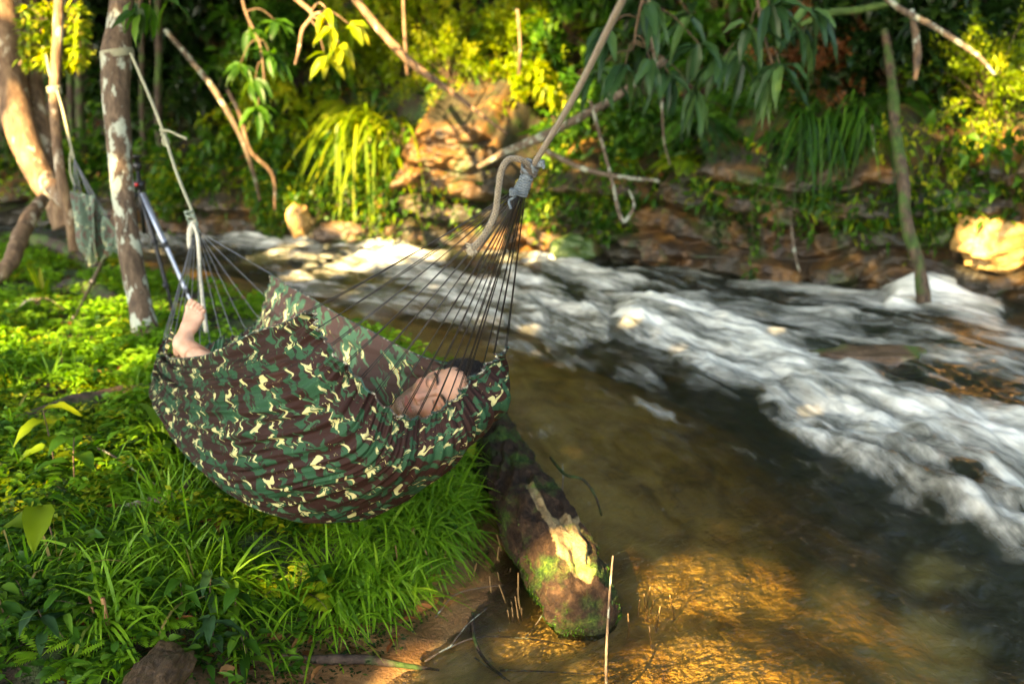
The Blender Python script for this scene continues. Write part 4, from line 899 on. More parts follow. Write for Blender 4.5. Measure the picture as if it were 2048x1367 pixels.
# undergrowth covering the far slope
def under(name, n, kind, Lr, Wr, mat, y0, y1, hmax, seed, drop=0.0):
    global rng
    keep_ = rng; rng = np.random.default_rng(seed); i = rng.uniform(*((.14, .98) if y1 > 6 else (.2, .95)), n) * (len(ca) - 1); ii = i.astype(int); base_ = ca[ii]
    tn = np.gradient(ca, axis=0)[ii]; tn = nrm(tn); nn = np.stack([-tn[:, 1], tn[:, 0]], 1); sg = np.sign(sdist((base_ + nn * .5)[:60, 0], (base_ + nn * .5)[:60, 1], FC)).mean(); nn = nn * (1 if sg > 0 else -1)
    dd = y0 + (y1 - y0) * rng.random(n) ** 1.4; q = base_ + nn * dd[:, None]; z = H(q[:, 0], q[:, 1]); z = np.where(dd < .45, np.maximum(z, np.interp(q[:, 0], [-6, -2, 0, 2, 5], [.4, .42, .5, .62, .65]) + .25 * rng.random(n)), z); cl = fbm(q[:, 0] * 2, q[:, 1] * 2, z, 2)
    z = z - drop * np.interp(q[:, 0], [.8, 1.6], [1, .45]) * rng.random(n) * (.4 + np.clip(1.5 * cl, 0, 1)); k = (rng.random(n) < np.clip(.42 + 1.4 * cl, .06, 1)) & ((np.abs(q[:, 0] + .5) > .62 + .15 * cl) | (dd > .9) | (rng.random(n) < .22)); q, z, nn, n_ = q[k], z[k], nn[k], k.sum()
    pos = np.stack([q[:, 0], q[:, 1], z + hmax * rng.random(n_) ** 2], 1); d_ = nrm(np.stack([-nn[:, 0] * .7, -nn[:, 1] * .7, np.full(n_, -.05)], 1) + rng.normal(size=(n_, 3)) * .6)
    m = MB(); add_leaves(m, kind, pos, d_, rng.uniform(*Lr, n_), rng.uniform(*Wr, n_), .2, jit=.8, a=np.clip(.5 + .5 * fbm(pos[:, 0] * 1.7, pos[:, 1] * 1.7, pos[:, 2] * 1.7, 2) + .2 * rng.normal(size=n_), 0, 1)); tag(m.build(name, mat), kind='stuff'); rng = keep_
under('bank_undergrowth', 34000, 'leaf', (.07, .15), (.03, .06), G_MID, -.12, 3.5, .5, 5)
under('bank_small_leaves', 30000, 'tiny', (.04, .09), (.02, .045), G_LIT, -.15, 3.0, .40, 6)
under('bank_creepers', 15000, 'leaf', (.05, .12), (.02, .045), G_MID, -.36, .12, .12, 15, .50)
under('bank_creepers', 9000, 'tiny', (.05, .12), (.012, .03), G_LIT, -.36, .10, .10, 16, .45)
under('bank_broad_leaves', 7000, 'leaf', (.14, .26), (.06, .10), G_MID, -.1, 3.5, .6, 18)
under('bank_dead_leaves', 8000, 'leaf', (.05, .10), (.025, .05), G_RUST, .0, 3.0, .10, 8)
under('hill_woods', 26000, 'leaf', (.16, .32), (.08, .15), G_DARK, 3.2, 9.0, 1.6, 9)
# ------------------------------------------------------------------ trees on the near bank
def onz(px, py, z=0.0):
    d = P(px, py, 1.0) - np.array([0, 0, CAMH]); return np.array([0, 0, CAMH]) + d * (z - CAMH) / d[2]
def bark(name, lo, mid, hi, spot=None, moss=0.0, sc_=9.0, thr=.56):
    t = NT(name); w = t.wpos(); a = t.noise(t.scale(w, (1, 1, .3)), sc_ * 3, 6, .7); b = t.noise(t.scale(w, (1, 1, .55)), sc_, 5, .6, .3)
    c = t.ramp(a, [(.3, lo), (.5, mid), (.72, hi)])
    if spot: c = t.mix(t.ramp(b, [(thr - .02, (0, 0, 0)), (thr + .02, (1, 1, 1))]), c, t.mix(.4, (*spot, 1), t.ramp(a, [(.3, tuple(x * .5 for x in spot)), (.7, spot)])))
    if moss: c = t.mix(t.ramp(t.noise(w, sc_ * .6, 5, .6), [(.62 - moss * .3, (0, 0, 0)), (.72 - moss * .3, (1, 1, 1))]), c, t.ramp(a, [(.3, (.015, .035, .006)), (.7, (.07, .12, .02))]))
    return t.done(t.pbr(c, .8, .3, t.bump(a, .9, .012)))
bk_spot = bark('spotted_bark', (.035, .024, .016), (.10, .065, .04), (.20, .14, .09), (.42, .44, .34), sc_=12, thr=.552)
bk_warm = bark('reddish_bark', (.05, .03, .016), (.15, .09, .05), (.30, .20, .11), (.48, .40, .28), sc_=7, thr=.60)
bk_dark = bark('mossy_dark_bark', (.012, .008, .006), (.04, .026, .017), (.09, .06, .04), None, .5)  # dark bark with moss patches, shared by far trunks, logs and sticks
bk_grey = bark('weathered_branch', (.04, .027, .017), (.11, .078, .05), (.20, .15, .10), (.32, .33, .24), sc_=14)
def trunk(name, label, cat, pts, rad, mat, seg=28, n=90, amp=.10, freq=7, limbs=(), group=None, part='trunk', foot=0.0, extra=None):
    pts = [P(*p) if isinstance(p, tuple) else p for p in pts]
    root = empty(name, pts[-1], label, cat, group); m = MB(); r_ = np.interp(np.linspace(0, 1, n), np.linspace(0, 1, len(rad)), rad)
    if foot: r_ = r_ * (1 + foot * np.linspace(0, 1, n) ** 10)
    rough_tube(m, catmull(pts, n), r_, seg, amp, freq, None, seed=len(label)); into(m.build(part, mat, root))
    for lp, lr in limbs:
        m = MB(); lp = [P(*p) for p in lp]; rough_tube(m, catmull(lp, 30), np.interp(np.linspace(0, 1, 30), np.linspace(0, 1, len(lr)), lr), 10, .1, 12, None); into(m.build('limb', mat, root))
    return root
gp = lambda px, py: ray_ground(px, py)
def foot_pt(px, py): return tuple(ray_ground(px, py) - [0, 0, .06])
def crown(root, center, r_, n, mat, kind='leaf', L=(.10, .18), W=(.04, .07), sq=.6, seed=1):
    g_ = np.random.default_rng(seed); nc = max(8, n // 60); cc_ = center + g_.normal(size=(nc, 3)) * r_ * [.6, .6, .6 * sq]; i = g_.integers(0, nc, n)
    pos = cc_[i] + g_.normal(size=(n, 3)) * r_ * .16; pos = pos[through(pos, .1)]; n = len(pos); m = MB(); add_leaves(m, kind, pos, g_.normal(size=(n, 3)) + [0, 0, -.2], g_.uniform(*L, n), g_.uniform(*W, n), .2); into(m.build('crown', mat, root))
    m = MB()
    for q in cc_: add_tube(m, catmull([center - [0, 0, r_ * .6], (center + q) / 2 + [0, 0, .1], q], 8), np.linspace(.03, .008, 8), 4)
    into(m.build('limb', bk_grey, root))
T1 = trunk('tree', 'slender pale-spotted tree that the foot rope of the large hammock is tied to', 'tree',
      [(243, -420, 5.5), (244, -150, 5.5), (243, 0, 5.5), (237, 60, 5.5), (232, 112, 5.5), (232, 200, 5.5), (239, 300, 5.5), (247, 400, 5.5), (260, 500, 5.52), (275, 580, 5.55), (287, 645, 5.55), (292, 672, 5.55)],
      [.062, .064, .066, .064, .086, .072, .066, .060, .062, .064, .070, .085], bk_spot, 40, 200, .09, 9)
crown(T1, P(243, -420, 5.5) + [0, 0, .6], 1.3, 2200, G_MID, seed=4)
m = MB(); c0 = P(234, 108, 5.5); th = np.linspace(0, 8 * math.pi, 120)
add_tube(m, c0 + np.stack([.086 * np.cos(th), .086 * np.sin(th), np.linspace(-.02, .02, 120) + .01 * np.cos(th)], 1), .006, 6); into(m.build('rope_wrap', thin_rope_mat, tr_))
T2 = trunk('tree', 'stout sunlit tree at the left edge, its foot leaning to the right', 'tree',
      [(-30, -400, 7.6), (-10, -120, 7.6), (8, 60, 7.5), (22, 180, 7.5), (45, 270, 7.45), (78, 345, 7.45), (112, 400, 7.45), (140, 445, 7.5)], [.11, .12, .125, .12, .11, .10, .10, .13], bk_warm, 40, 140, .10, 5,
      limbs=[([(95, 360, 7.4), (130, 400, 7.2), (160, 430, 7.1), (185, 470, 7.0)], [.07, .06, .05, .03])])
crown(T2, P(-30, -420, 7.6) + [0, 0, .8], 1.6, 2200, G_MID, seed=5)
T3 = trunk('tree', 'thinner brown tree growing close behind the stout sunlit tree at the left edge', 'tree',
      [(40, -400, 7.9), (48, -100, 7.9), (56, 60, 7.8), (66, 180, 7.7), (84, 280, 7.6), (112, 370, 7.6), (128, 430, 7.6)], [.07, .075, .08, .08, .08, .085, .1], bk_warm, 28, 110, .12, 7)
crown(T3, P(40, -420, 7.9) + [0, 0, .8], 1.2, 1400, G_MID, seed=6)
T4 = trunk('tree', 'slim straight sunlit tree with the rope of the small hammock tied round it', 'tree',
      [(124, -400, 6.7), (121, -100, 6.6), (118, 20, 6.6), (114, 110, 6.6), (109, 190, 6.6), (113, 270, 6.6), (122, 350, 6.6), (140, 430, 6.7), (150, 500, 6.8)], [.030, .032, .034, .034, .034, .033, .033, .036, .04], bk_warm, 20, 120, .07, 9)
crown(T4, P(124, -420, 6.7) + [0, 0, .5], .9, 1200, G_MID, seed=7)
for i, (px, w_, d_, lab) in enumerate([(28, .05, 9.2, 'dark thin trunk in the shade at the far left behind the stout tree'), (178, .05, 9.0, 'dark straight trunk in the shade between the slim sunlit tree and the spotted tree'),
        (160, .035, 8.2, 'thin dark sapling just right of the slim sunlit tree'), (330, .04, 8.8, 'dark thin trunk behind the foot rope of the large hammock'), (298, .03, 8.0, 'thin dark sapling just right of the spotted tree')]):
    b_ = ray_ground(px + 8, 430 if px < 200 else 425, tmin=6); k_ = P(px, -350, 8.8)
    k_ = np.array([b_[0] * 1.0 + .05, b_[1], 4.2]); tt_ = trunk('tree', lab, 'tree', [k_, b_ * .4 + k_ * .6 + [.06, 0, 0], b_ * .75 + k_ * .25 - [.04, 0, 0], b_ - [0, 0, .1]], [w_ * .7, w_ * .9, w_, w_ * 1.3], bk_dark, 14, 50, .15, 9)
    crown(tt_, k_ + [0, 0, .3], 1.1, 900, G_DARK, seed=20 + i)
# roots, logs, branches lying about
def wood(name, label, cat, pts, rad, mat, seg=18, n=60, amp=.16, freq=12):
    pts = [np.array(p, float) for p in pts]; c = sum(pts) / len(pts); m = MB(); rough_tube(m, catmull(pts, n), rad, seg, amp, freq, None if False else n, seed=len(label) * 1.7)
    o = m.build(name, mat); o.location = tuple(c); o.data.transform(Matrix.Translation(-Vector(c))); return tag(o, label, cat)
lift = lambda px, py, h: ray_ground(px, py) + np.array([0, 0, h])
wood('tree_root', 'bare reddish brown root arching down beside the stout tree at the left edge', 'root', [P(88, 398, 7.0), P(62, 430, 6.8), P(38, 480, 6.6), P(18, 530, 6.4), P(-20, 560, 6.3)], [.04, .055, .055, .05, .05], bk_warm)
wood('fallen_log', 'dark mossy log lying behind the small hammock at the foot of the trees', 'log', [lift(40, 500, .08), lift(110, 512, .1), lift(190, 545, .05), lift(240, 570, .0)], [.06, .06, .05, .03], bk_dark)
wood('fallen_log', 'short dark rotten log in the grass left of the foot of the spotted tree', 'log', [lift(105, 592, .02), lift(150, 590, .06), lift(210, 606, .05), lift(262, 625, .0)], [.03, .06, .06, .04], bk_dark)
wood('fallen_log', 'brown log half buried in the grass just left of the large hammock', 'log', [lift(-40, 885, .0), lift(60, 862, .03), lift(170, 835, .05), lift(260, 815, .05), lift(345, 795, .03)], [.045, .055, .06, .055, .05], bark('brown_log', (.02, .013, .008), (.07, .045, .03), (.15, .10, .065), None, .45), 24, 90)
wood('bare_root', 'pale curved root lying in the grass below the left side of the large hammock', 'root', [lift(235, 1022, .01), lift(290, 1020, .03), lift(345, 1018, .04), lift(385, 990, .05), lift(402, 955, .03)], [.008, .014, .017, .014, .008], bk_grey)
wood('dry_stick', 'thin dry stick slanting over the leaves at the left', 'stick', [lift(175, 935, .10), lift(230, 955, .09), lift(315, 995, .05)], [.0035, .004, .003], bk_grey, 8, 20)
wood('wet_stick', 'black wet stick lying across the mud at the bottom of the picture', 'stick', [lift(560, 1322, .015), lift(640, 1330, .02), lift(730, 1330, .02), lift(790, 1336, .015), lift(878, 1346, .01)], [.008, .014, .015, .010, .005], bk_dark, 14, 60)
wood('bare_twig', 'slim upright grey twig standing in the shallow water at the bottom', 'twig', [onz(1215, 1400, -.08), P(1212, 1330, 2.78), P(1216, 1240, 2.80), P(1221, 1165, 2.82), P(1226, 1110, 2.83)], [.0042, .0040, .0036, .0032, .0028], bk_grey, 8, 50, .25, 60)
wood('bent_twig', 'black bent twig sticking out of the water right of the mossy log', 'twig', [lift(1100, 965, .12), P(1130, 948, 4.02), P(1165, 958, 4.0), P(1190, 990, 3.95), onz(1203, 1030, -.02)], [.006, .0065, .0060, .005, .004], bk_dark, 8, 40)
wood('bare_twig', 'short brown twig rising from the far side of the mossy log', 'twig', [onz(1122, 1000, .02), P(1126, 960, 4.1), P(1125, 925, 4.1)], [.004, .003, .002], bk_grey, 6, 16)
def twigs(label, segs):
    m = MB(); c = None
    for pts, r_ in segs:
        q = [lift(*p) for p in pts]; c = q[0] if c is None else c; rough_tube(m, catmull(q, 24), np.linspace(r_, r_ * .5, 24), 6, .2, 60, None)
    o = m.build('fallen_twig', bk_grey); o.location = tuple(c); o.data.transform(Matrix.Translation(-Vector(c))); return tag(o, label, 'twig')
twigs('forked dead twig lying on the wet mud before the end of the mossy log', [([(850, 1330, .015), (900, 1310, .03), (960, 1290, .03), (1050, 1292, .03), (1138, 1300, .02)], .0034), ([(900, 1310, .03), (935, 1265, .03), (975, 1225, .02)], .0026), ([(1050, 1292, .03), (1085, 1255, .05), (1110, 1205, .07)], .0022)])
twigs('thin twig lying in the mud right at the bottom edge', [([(1000, 1345, .01), (1080, 1350, .015), (1190, 1353, .01)], .0034), ([(950, 1320, .01), (985, 1345, .01), (1020, 1367, .01)], .003)])
twigs('small dark twig in the mud left of the mossy log', [([(870, 1245, .02), (910, 1205, .03), (965, 1190, .03), (1010, 1180, .02)], .0028)])
twigs('slender twig arching from the mossy log up towards the hammock', [([(955, 878, .20), (985, 855, .27), (1020, 838, .34)], .0030)])
wood('broken_branch', 'crooked dark twig curving through the mud between the wet stick and the log', 'twig', [lift(945, 1230, .01), lift(950, 1290, .02), lift(970, 1330, .02), lift(1010, 1362, .01)], [.005, .006, .005, .004], bk_dark, 8, 30)
# the big mossy log half in the stream
lp = [onz(925, 770, .06), onz(965, 840, .09), onz(1000, 905, .10), onz(1050, 1000, .10), onz(1098, 1095, .09), onz(1148, 1185, .05), onz(1205, 1268, .0)]
n_ = 420; sg_ = 170; C_ = catmull(lp, n_); R_ = np.interp(np.linspace(0, 1, n_), np.linspace(0, 1, 8), [.09, .11, .115, .12, .125, .13, .13, .11])
R_ *= np.clip((1 - np.linspace(0, 1, n_)) * 14 + .05, 0, 1) ** .6
V, F, F3 = tube(C_, R_, sg_, True); c_ = np.repeat(C_, sg_, 0); d = V[:n_ * sg_] - c_; wv_ = V[:n_ * sg_]; al = np.repeat(np.linspace(0, 1, n_), sg_)
k = .16 * fbm(wv_[:, 0] * 5, wv_[:, 1] * 2.5, wv_[:, 2] * 5, 3) + .10 * (1 - 2 * np.abs(pn(wv_[:, 0] * 16, wv_[:, 1] * 5, wv_[:, 2] * 16))) + .09 * fbm(wv_[:, 0] * 28, wv_[:, 1] * 10, wv_[:, 2] * 28, 4) - .10 * sstep(.28, .5, fbm(wv_[:, 0] * 9 + 3, wv_[:, 1] * 4, wv_[:, 2] * 9, 3))
px_, py_, _ = PX(wv_)
def near(px0, py0, rx_, ry_, rot=0.0):
    c, s = math.cos(rot), math.sin(rot); ux, uy = px_ - px0, py_ - py0; return np.exp(-(((ux * c + uy * s) / rx_) ** 2 + ((-ux * s + uy * c) / ry_) ** 2) ** 1.5)
upf = sstep(-.2, .3, nrm(d)[:, 2] - nrm(d)[:, 1] * .4)
pit = near(1085, 968, 24, 13, .6) + near(1020, 915, 26, 9, .2) + .9 * near(1125, 1020, 13, 60, -.55) + near(1160, 1130, 12, 70, -.42) + 1.0 * near(1225, 1275, 22, 24)
ridge = .55 * near(1150, 1050, 11, 110, -.5) + .5 * near(1178, 1120, 12, 90, -.35)
V[:n_ * sg_] = c_ + d * (1 + k - .11 * np.minimum(pit, 1) * upf + .04 * ridge * upf + .25 * (al > .9) * fbm(wv_[:, 0] * 9, wv_[:, 1] * 9, wv_[:, 2] * 9, 3))[:, None]
nzp = fbm(px_ / 26, py_ / 34, 2, 4)
peel = sstep(.42, .50, (near(1142, 1092, 32, 80, -.52) + .75 * near(1088, 1020, 9, 52, -.6) + .7 * near(1070, 985, 8, 25, -.5)) + .30 * nzp) * upf
peel = np.concatenate([peel, [0, 0]]); 
t = NT('mossy_log'); w = t.wpos(); a = t.noise(t.scale(w, (1, .5, 1)), 32, 6, .72); b = t.noise(w, 7, 5, .62); e2 = t.noise(w, 120, 3)
c = t.ramp(a, [(.28, (.006, .004, .003)), (.5, (.030, .016, .008)), (.72, (.085, .048, .024))])
mo_ = t.ramp(t.mix(.5, a, e2), [(.38, (.008, .018, .004)), (.52, (.035, .07, .010)), (.66, (.11, .16, .02))]); c = t.mix(t.ramp(b, [(.48, (0, 0, 0)), (.64, (1, 1, 1))]), c, mo_)
c = t.mix(t.attr('peel'), c, t.mix(t.ramp(b, [(.5, (0, 0, 0)), (.62, (1, 1, 1))]), t.ramp(a, [(.3, (.15, .09, .04)), (.6, (.36, .26, .12))]), (.17, .22, .045)))
sz = t.n('SeparateXYZ'); t.l(w, sz.inputs[0]); wet = t.ramp(sz.outputs[2], [(.0, (1, 1, 1)), (.035, (0, 0, 0))])
c = t.mix(wet, c, t.mix(1, c, (.35, .33, .32), 'MULTIPLY')); rg = t.math('SUBTRACT', .85, t.math('MULTIPLY', wet, .6))
lg = mk('mossy_log', V - lp[3], [F, F3], t.done(t.pbr(c, rg, .22, t.bump(t.mix(.4, a, e2), 1.0, .02))), attrs={'peel': peel}); lg.location = tuple(lp[3]); tag(lg, 'big mossy log with a peeled yellow patch lying along the water edge', 'log')
# stones
def boulder(label, px, py, r_, squash, mat, seed=1, dep=None, z=None, group=None, name='boulder'):
    c = np.array(P(px, py, dep)) if dep else (onz(px, py, z) if z is not None else ray_ground(px, py))
    u = np.linspace(0, math.pi, 60); v = np.linspace(0, 2 * math.pi, 97)[:-1]; U, Vv = np.meshgrid(u, v, indexing='ij'); q = np.stack([np.sin(U) * np.cos(Vv), np.sin(U) * np.sin(Vv), np.cos(U)], -1)
    dsp = 1 + .30 * fbm(q[..., 0] * 1.3 + seed * 5, q[..., 1] * 1.3, q[..., 2] * 1.3, 3) + .05 * fbm(q[..., 0] * 7, q[..., 1] * 7 + seed, q[..., 2] * 7, 3)
    q = np.sign(q) * np.abs(q) ** .8 * dsp[..., None] * r_ * np.array(squash); o = mk(name, q.reshape(-1, 3), grid_faces(60, 96, True)[:, ::-1], mat); o.location = tuple(c); return tag(o, label, 'rock', group)
def stone(name, lo, mid, hi, moss=.0, wet=.5):
    t = NT(name); w = t.wpos(); a = t.noise(w, 6, 6, .65); e = t.noise(w, 45, 4, .7); c = t.ramp(t.mix(.5, a, e), [(.35, lo), (.5, mid), (.65, hi)])
    if moss: c = t.mix(t.ramp(t.noise(w, 3, 4), [(.6 - moss * .3, (0, 0, 0)), (.7 - moss * .3, (1, 1, 1))]), c, (.05, .09, .015))
    return t.done(t.pbr(c, wet, .5, t.bump(e, .7, .01)))
s_och = stone('ochre_stone', (.22, .11, .03), (.42, .24, .07), (.58, .38, .15)); s_brn = stone('brown_stone', (.03, .02, .012), (.10, .06, .03), (.20, .13, .07), .3)
boulder('ochre boulder glowing in the sun at the right edge above the water', 2010, 480, .26, (1.3, .8, .8), s_och, 3, 7.65)
boulder('sunlit cream boulder at the far water edge left of the hanging grass', 598, 440, .12, (.9, .9, 1.3), s_och, 5, 10.2)
boulder('mossy rounded rock at the far water edge right of the hammock cords', 1150, 498, .16, (1.4, .9, .8), stone('mossy_stone', (.05, .04, .01), (.14, .11, .03), (.26, .2, .07), .9), 7, 9.4)
boulder('dark wet rock breaking the surface amid the foam at the right', 1740, 722, .20, (1.9, .9, .35), s_brn, 9, None, .0)
0 and boulder('low orange rock at the far water edge under the large hanging grass', 850, 400, .26, (1.2, .8, .9), s_och, 11, 10.0)
boulder('brown rounded stone at the bottom left, half under the leaves', 310, 1360, .08, (.9, 1.9, .4), stone('gritty_stone', (.02, .012, .008), (.06, .034, .016), (.13, .075, .03), .1, .45), 13, z=.19)
boulder('dark flat rock at the far water edge right of the lit boulder', 680, 465, .20, (1.5, .8, .5), s_brn, 15, 10.3)
# root standing in the water and branches on the far bank
trunk('tree_root', 'long brown root hanging down the right bank and standing in the foaming water', 'root', [(1770, 60, 8.1), (1785, 170, 7.9), (1792, 270, 7.7), (1806, 360, 7.5), (1814, 450, 7.42), (1838, 530, 7.4), (1848, 605, 7.4)], [.030, .040, .046, .044, .046, .044, .055], bark('brown_root', (.02, .013, .008), (.07, .045, .026), (.15, .10, .06), None, .6), 24, 120, .14, 8, part='main_root',
      limbs=[([(1800, 300, 8.05), (1790, 400, 7.95), (1812, 500, 7.85)], [.02, .02, .012])])
BR = [('pale bare branch slanting down through the sunlit leaves above the orange rock', [(680, -40, 8.6), (760, 60, 8.6), (830, 132, 8.6), (900, 182, 8.7), (960, 228, 8.7), (1015, 268, 8.8)], [.030, .034, .036, .026, .02, .012], bk_warm),
      ('grey brown leaning trunk rising to the right from behind the large rope knot', [(955, 335, 8.5), (1010, 305, 8.5), (1070, 280, 8.4), (1150, 240, 8.3), (1235, 192, 8.3), (1330, 120, 8.3)], [.02, .032, .038, .036, .034, .03], bk_grey),
      ('thin brown root slanting down to the right below the large rope knot', [(1090, 300, 8.6), (1160, 335, 8.4), (1230, 352, 8.3), (1320, 362, 8.3)], [.02, .024, .02, .012], bk_grey),
      ('bare slanting branch in the upper right corner', [(1740, -30, 7.6), (1800, 18, 7.5), (1870, 55, 7.5), (1950, 108, 7.4), (1990, 150, 7.4)], [.02, .024, .022, .018, .01], bk_grey),
      ('mossy branch running along the top edge above the root in the water', [(1600, 50, 7.8), (1660, 26, 7.8), (1720, 20, 7.8), (1800, 2, 7.7)], [.02, .03, .03, .02], bark('mossy_branch', (.03, .03, .01), (.09, .08, .03), (.15, .13, .05), None, .9)),
      ('hooked woody vine dangling below the leaves right of the knot', [(1180, 200, 8.0), (1205, 290, 8.0), (1226, 370, 8.0), (1238, 425, 8.0), (1250, 442, 8.0), (1268, 410, 8.0), (1258, 380, 8.0)], [.012, .014, .014, .016, .018, .01, .006], bk_grey),
      ('thin vine hanging straight down in front of the right bank leaves', [(1295, -20, 7.6), (1305, 90, 7.6), (1322, 190, 7.6), (1328, 280, 7.6), (1340, 330, 7.6)], [.010, .010, .011, .008, .005], bk_grey),
      ('short mossy hanging stub below the slanting branch at the upper right', [(1822, 20, 7.6), (1832, 70, 7.6), (1834, 120, 7.6), (1830, 160, 7.6)], [.02, .028, .03, .012], bk_spot),
      ('thin hanging root trailing to the water right of the middle of the bank', [(1570, 330, 8.3), (1580, 420, 8.2), (1588, 500, 8.1), (1600, 545, 8.1)], [.010, .012, .012, .008], bk_grey),
      ('mossy hanging root left of the root that stands in the water', [(1745, 250, 7.9), (1752, 350, 7.9), (1758, 440, 7.9), (1764, 490, 7.9)], [.012, .013, .015, .007], bk_spot),
      ('dark crooked vine above the water right of the spotted tree', [(330, 60, 9.0), (390, 130, 9.0), (435, 190, 9.0), (480, 270, 9.1), (505, 340, 9.3), (520, 400, 9.6)], [.02, .024, .026, .022, .02, .012], bk_grey),
      ('lit vine curling down over the low rocks above the foot of the hammock', [(455, 180, 9.4), (480, 230, 9.4), (500, 300, 9.5), (545, 350, 9.7), (550, 420, 9.9)], [.016, .02, .02, .018, .01], bk_warm),
      ('upright lit sapling stem left of the glowing shrub at the top', [(805, -40, 8.9), (808, 40, 8.9), (812, 110, 8.9), (815, 150, 9.0)], [.012, .014, .016, .016], bk_warm),
      ('slim stem right of the glowing orange rock', [(1035, 20, 9.2), (1040, 90, 9.2), (1038, 150, 9.3)], [.012, .012, .012], bk_warm)]
for lab, pts, rad, mat in BR:
    q = [P(*p) for p in pts]; q[-1 if len(q) else 0] = q[-1]
    nm = 'hanging_vine' if 'vine' in lab else ('hanging_root' if 'root' in lab else ('bare_sapling' if 'stem' in lab else 'bare_branch')); wood(nm, lab, nm.split('_')[-1], q, rad, mat, 12, 70, .14, 14)
# leafy overhanging branches
def leafy(name, label, stem, rad, clusters, mat, kind, Lr, Wr, kk, smat=None, seed=1, droop=.35):
    global rng
    keep_ = rng; rng = np.random.default_rng(seed); q = [P(*p) for p in stem]; root = empty(name, q[0], label, 'branch'); s = MB(); C_ = catmull(q, 50); rough_tube(s, C_, np.linspace(rad, rad * .45, 50), 8, .1, 20); f = MB()
    for (px, py, dep) in clusters:
        c = P(px, py, dep); j = np.argmin(np.linalg.norm(C_ - c - [0, 0, .15], axis=1)); add_tube(s, catmull([C_[j], (C_[j] + c) / 2 + [0, 0, .05], c], 10), np.linspace(rad * .4, .003, 10), 5)
        d0 = nrm(c - C_[j] + [0, 0, -.1]); d_ = nrm(rng.normal(size=(kk, 3)) * [1, .7, .55] + d0 * .5 + [0, -.2, -.35]); add_leaves(f, kind, c + rng.normal(size=(kk, 3)) * .012, d_, rng.uniform(*Lr, kk), rng.uniform(*Wr, kk), droop, ups=np.array([0, -.35, 1]) + rng.normal(size=(kk, 3)) * .3)
    into(s.build('stem', smat or twig_mat, root)); into(f.build('leaves', mat, root)); rng = keep_; return root
leafy('leafy_branch', 'overhanging branch of long drooping grey green leaves above the middle of the stream', [(1500, -200, 6.5), (1510, -40, 6.5), (1525, 60, 6.5), (1545, 130, 6.5)], .016, [(1545, 150, 6.5), (1560, 130, 6.4), (1480, 110, 6.6), (1600, 60, 6.6), (1500, 55, 6.4), (1440, 120, 6.5), (1620, 20, 6.5), (1540, 10, 6.3)], G_BLUE, 'big', (.18, .32), (.055, .08), 6, seed=3)
leafy('leafy_branch', 'overhanging branch with long dull leaves beside the thick rope at the top', [(1330, -200, 6.3), (1300, -60, 6.3), (1280, 20, 6.3), (1265, 100, 6.3)], .014, [(1250, 130, 6.3), (1300, 120, 6.3), (1380, 30, 6.4), (1340, 150, 6.4), (1215, 60, 6.2), (1400, 90, 6.4), (1300, 10, 6.3), (1190, 150, 6.5), (1390, 180, 6.6)], G_BLUE, 'big', (.18, .30), (.055, .08), 7, seed=5)
leafy('leafy_branch', 'twisted pale branch with a few shiny leaves lit white by the sun', [(560, -30, 6.6), (600, 5, 6.6), (625, 30, 6.6), (605, 60, 6.6), (598, 100, 6.6), (590, 130, 6.6)], .020, [(655, 20, 6.5), (665, 60, 6.5), (680, 90, 6.5), (700, 50, 6.6), (650, 110, 6.6)], G_LIT, 'big', (.13, .18), (.05, .07), 5, bk_warm, seed=7, droop=.2)
leafy('leafy_branch', 'dark pointed leaves on a twig crossing in front of the top of the spotted tree', [(330, -60, 5.1), (290, -20, 5.1), (275, 15, 5.1), (280, 40, 5.1)], .006, [(270, 12, 5.1), (278, 22, 5.05), (300, 10, 5.1), (345, 8, 5.1)], G_MID, 'big', (.13, .18), (.045, .06), 3, seed=9, droop=.1)
leafy('leafy_branch', 'feathery branch glowing yellow at the top left above the slim tree', [(40, 130, 7.1), (70, 80, 7.0), (110, 50, 6.9), (160, 70, 6.9)], .012, [(x, y, 6.9 + .1 * math.sin(x)) for x in range(50, 176, 14) for y in (18, 45, 70, 95, 120)], G_LIT, 'tiny', (.05, .10), (.02, .035), 26, seed=11, droop=.1)
leafy('leafy_branch', 'branch of broad green leaves hanging behind the hammock ropes left of the lit bank', [(470, -80, 7.8), (490, 20, 7.8), (520, 90, 7.8), (530, 180, 7.8)], .014, [(500, 60, 7.8), (540, 110, 7.8), (510, 160, 7.8), (480, 130, 7.8), (550, 40, 7.8), (515, 215, 7.8)], G_MID, 'big', (.14, .22), (.05, .08), 9, seed=13, droop=.2)
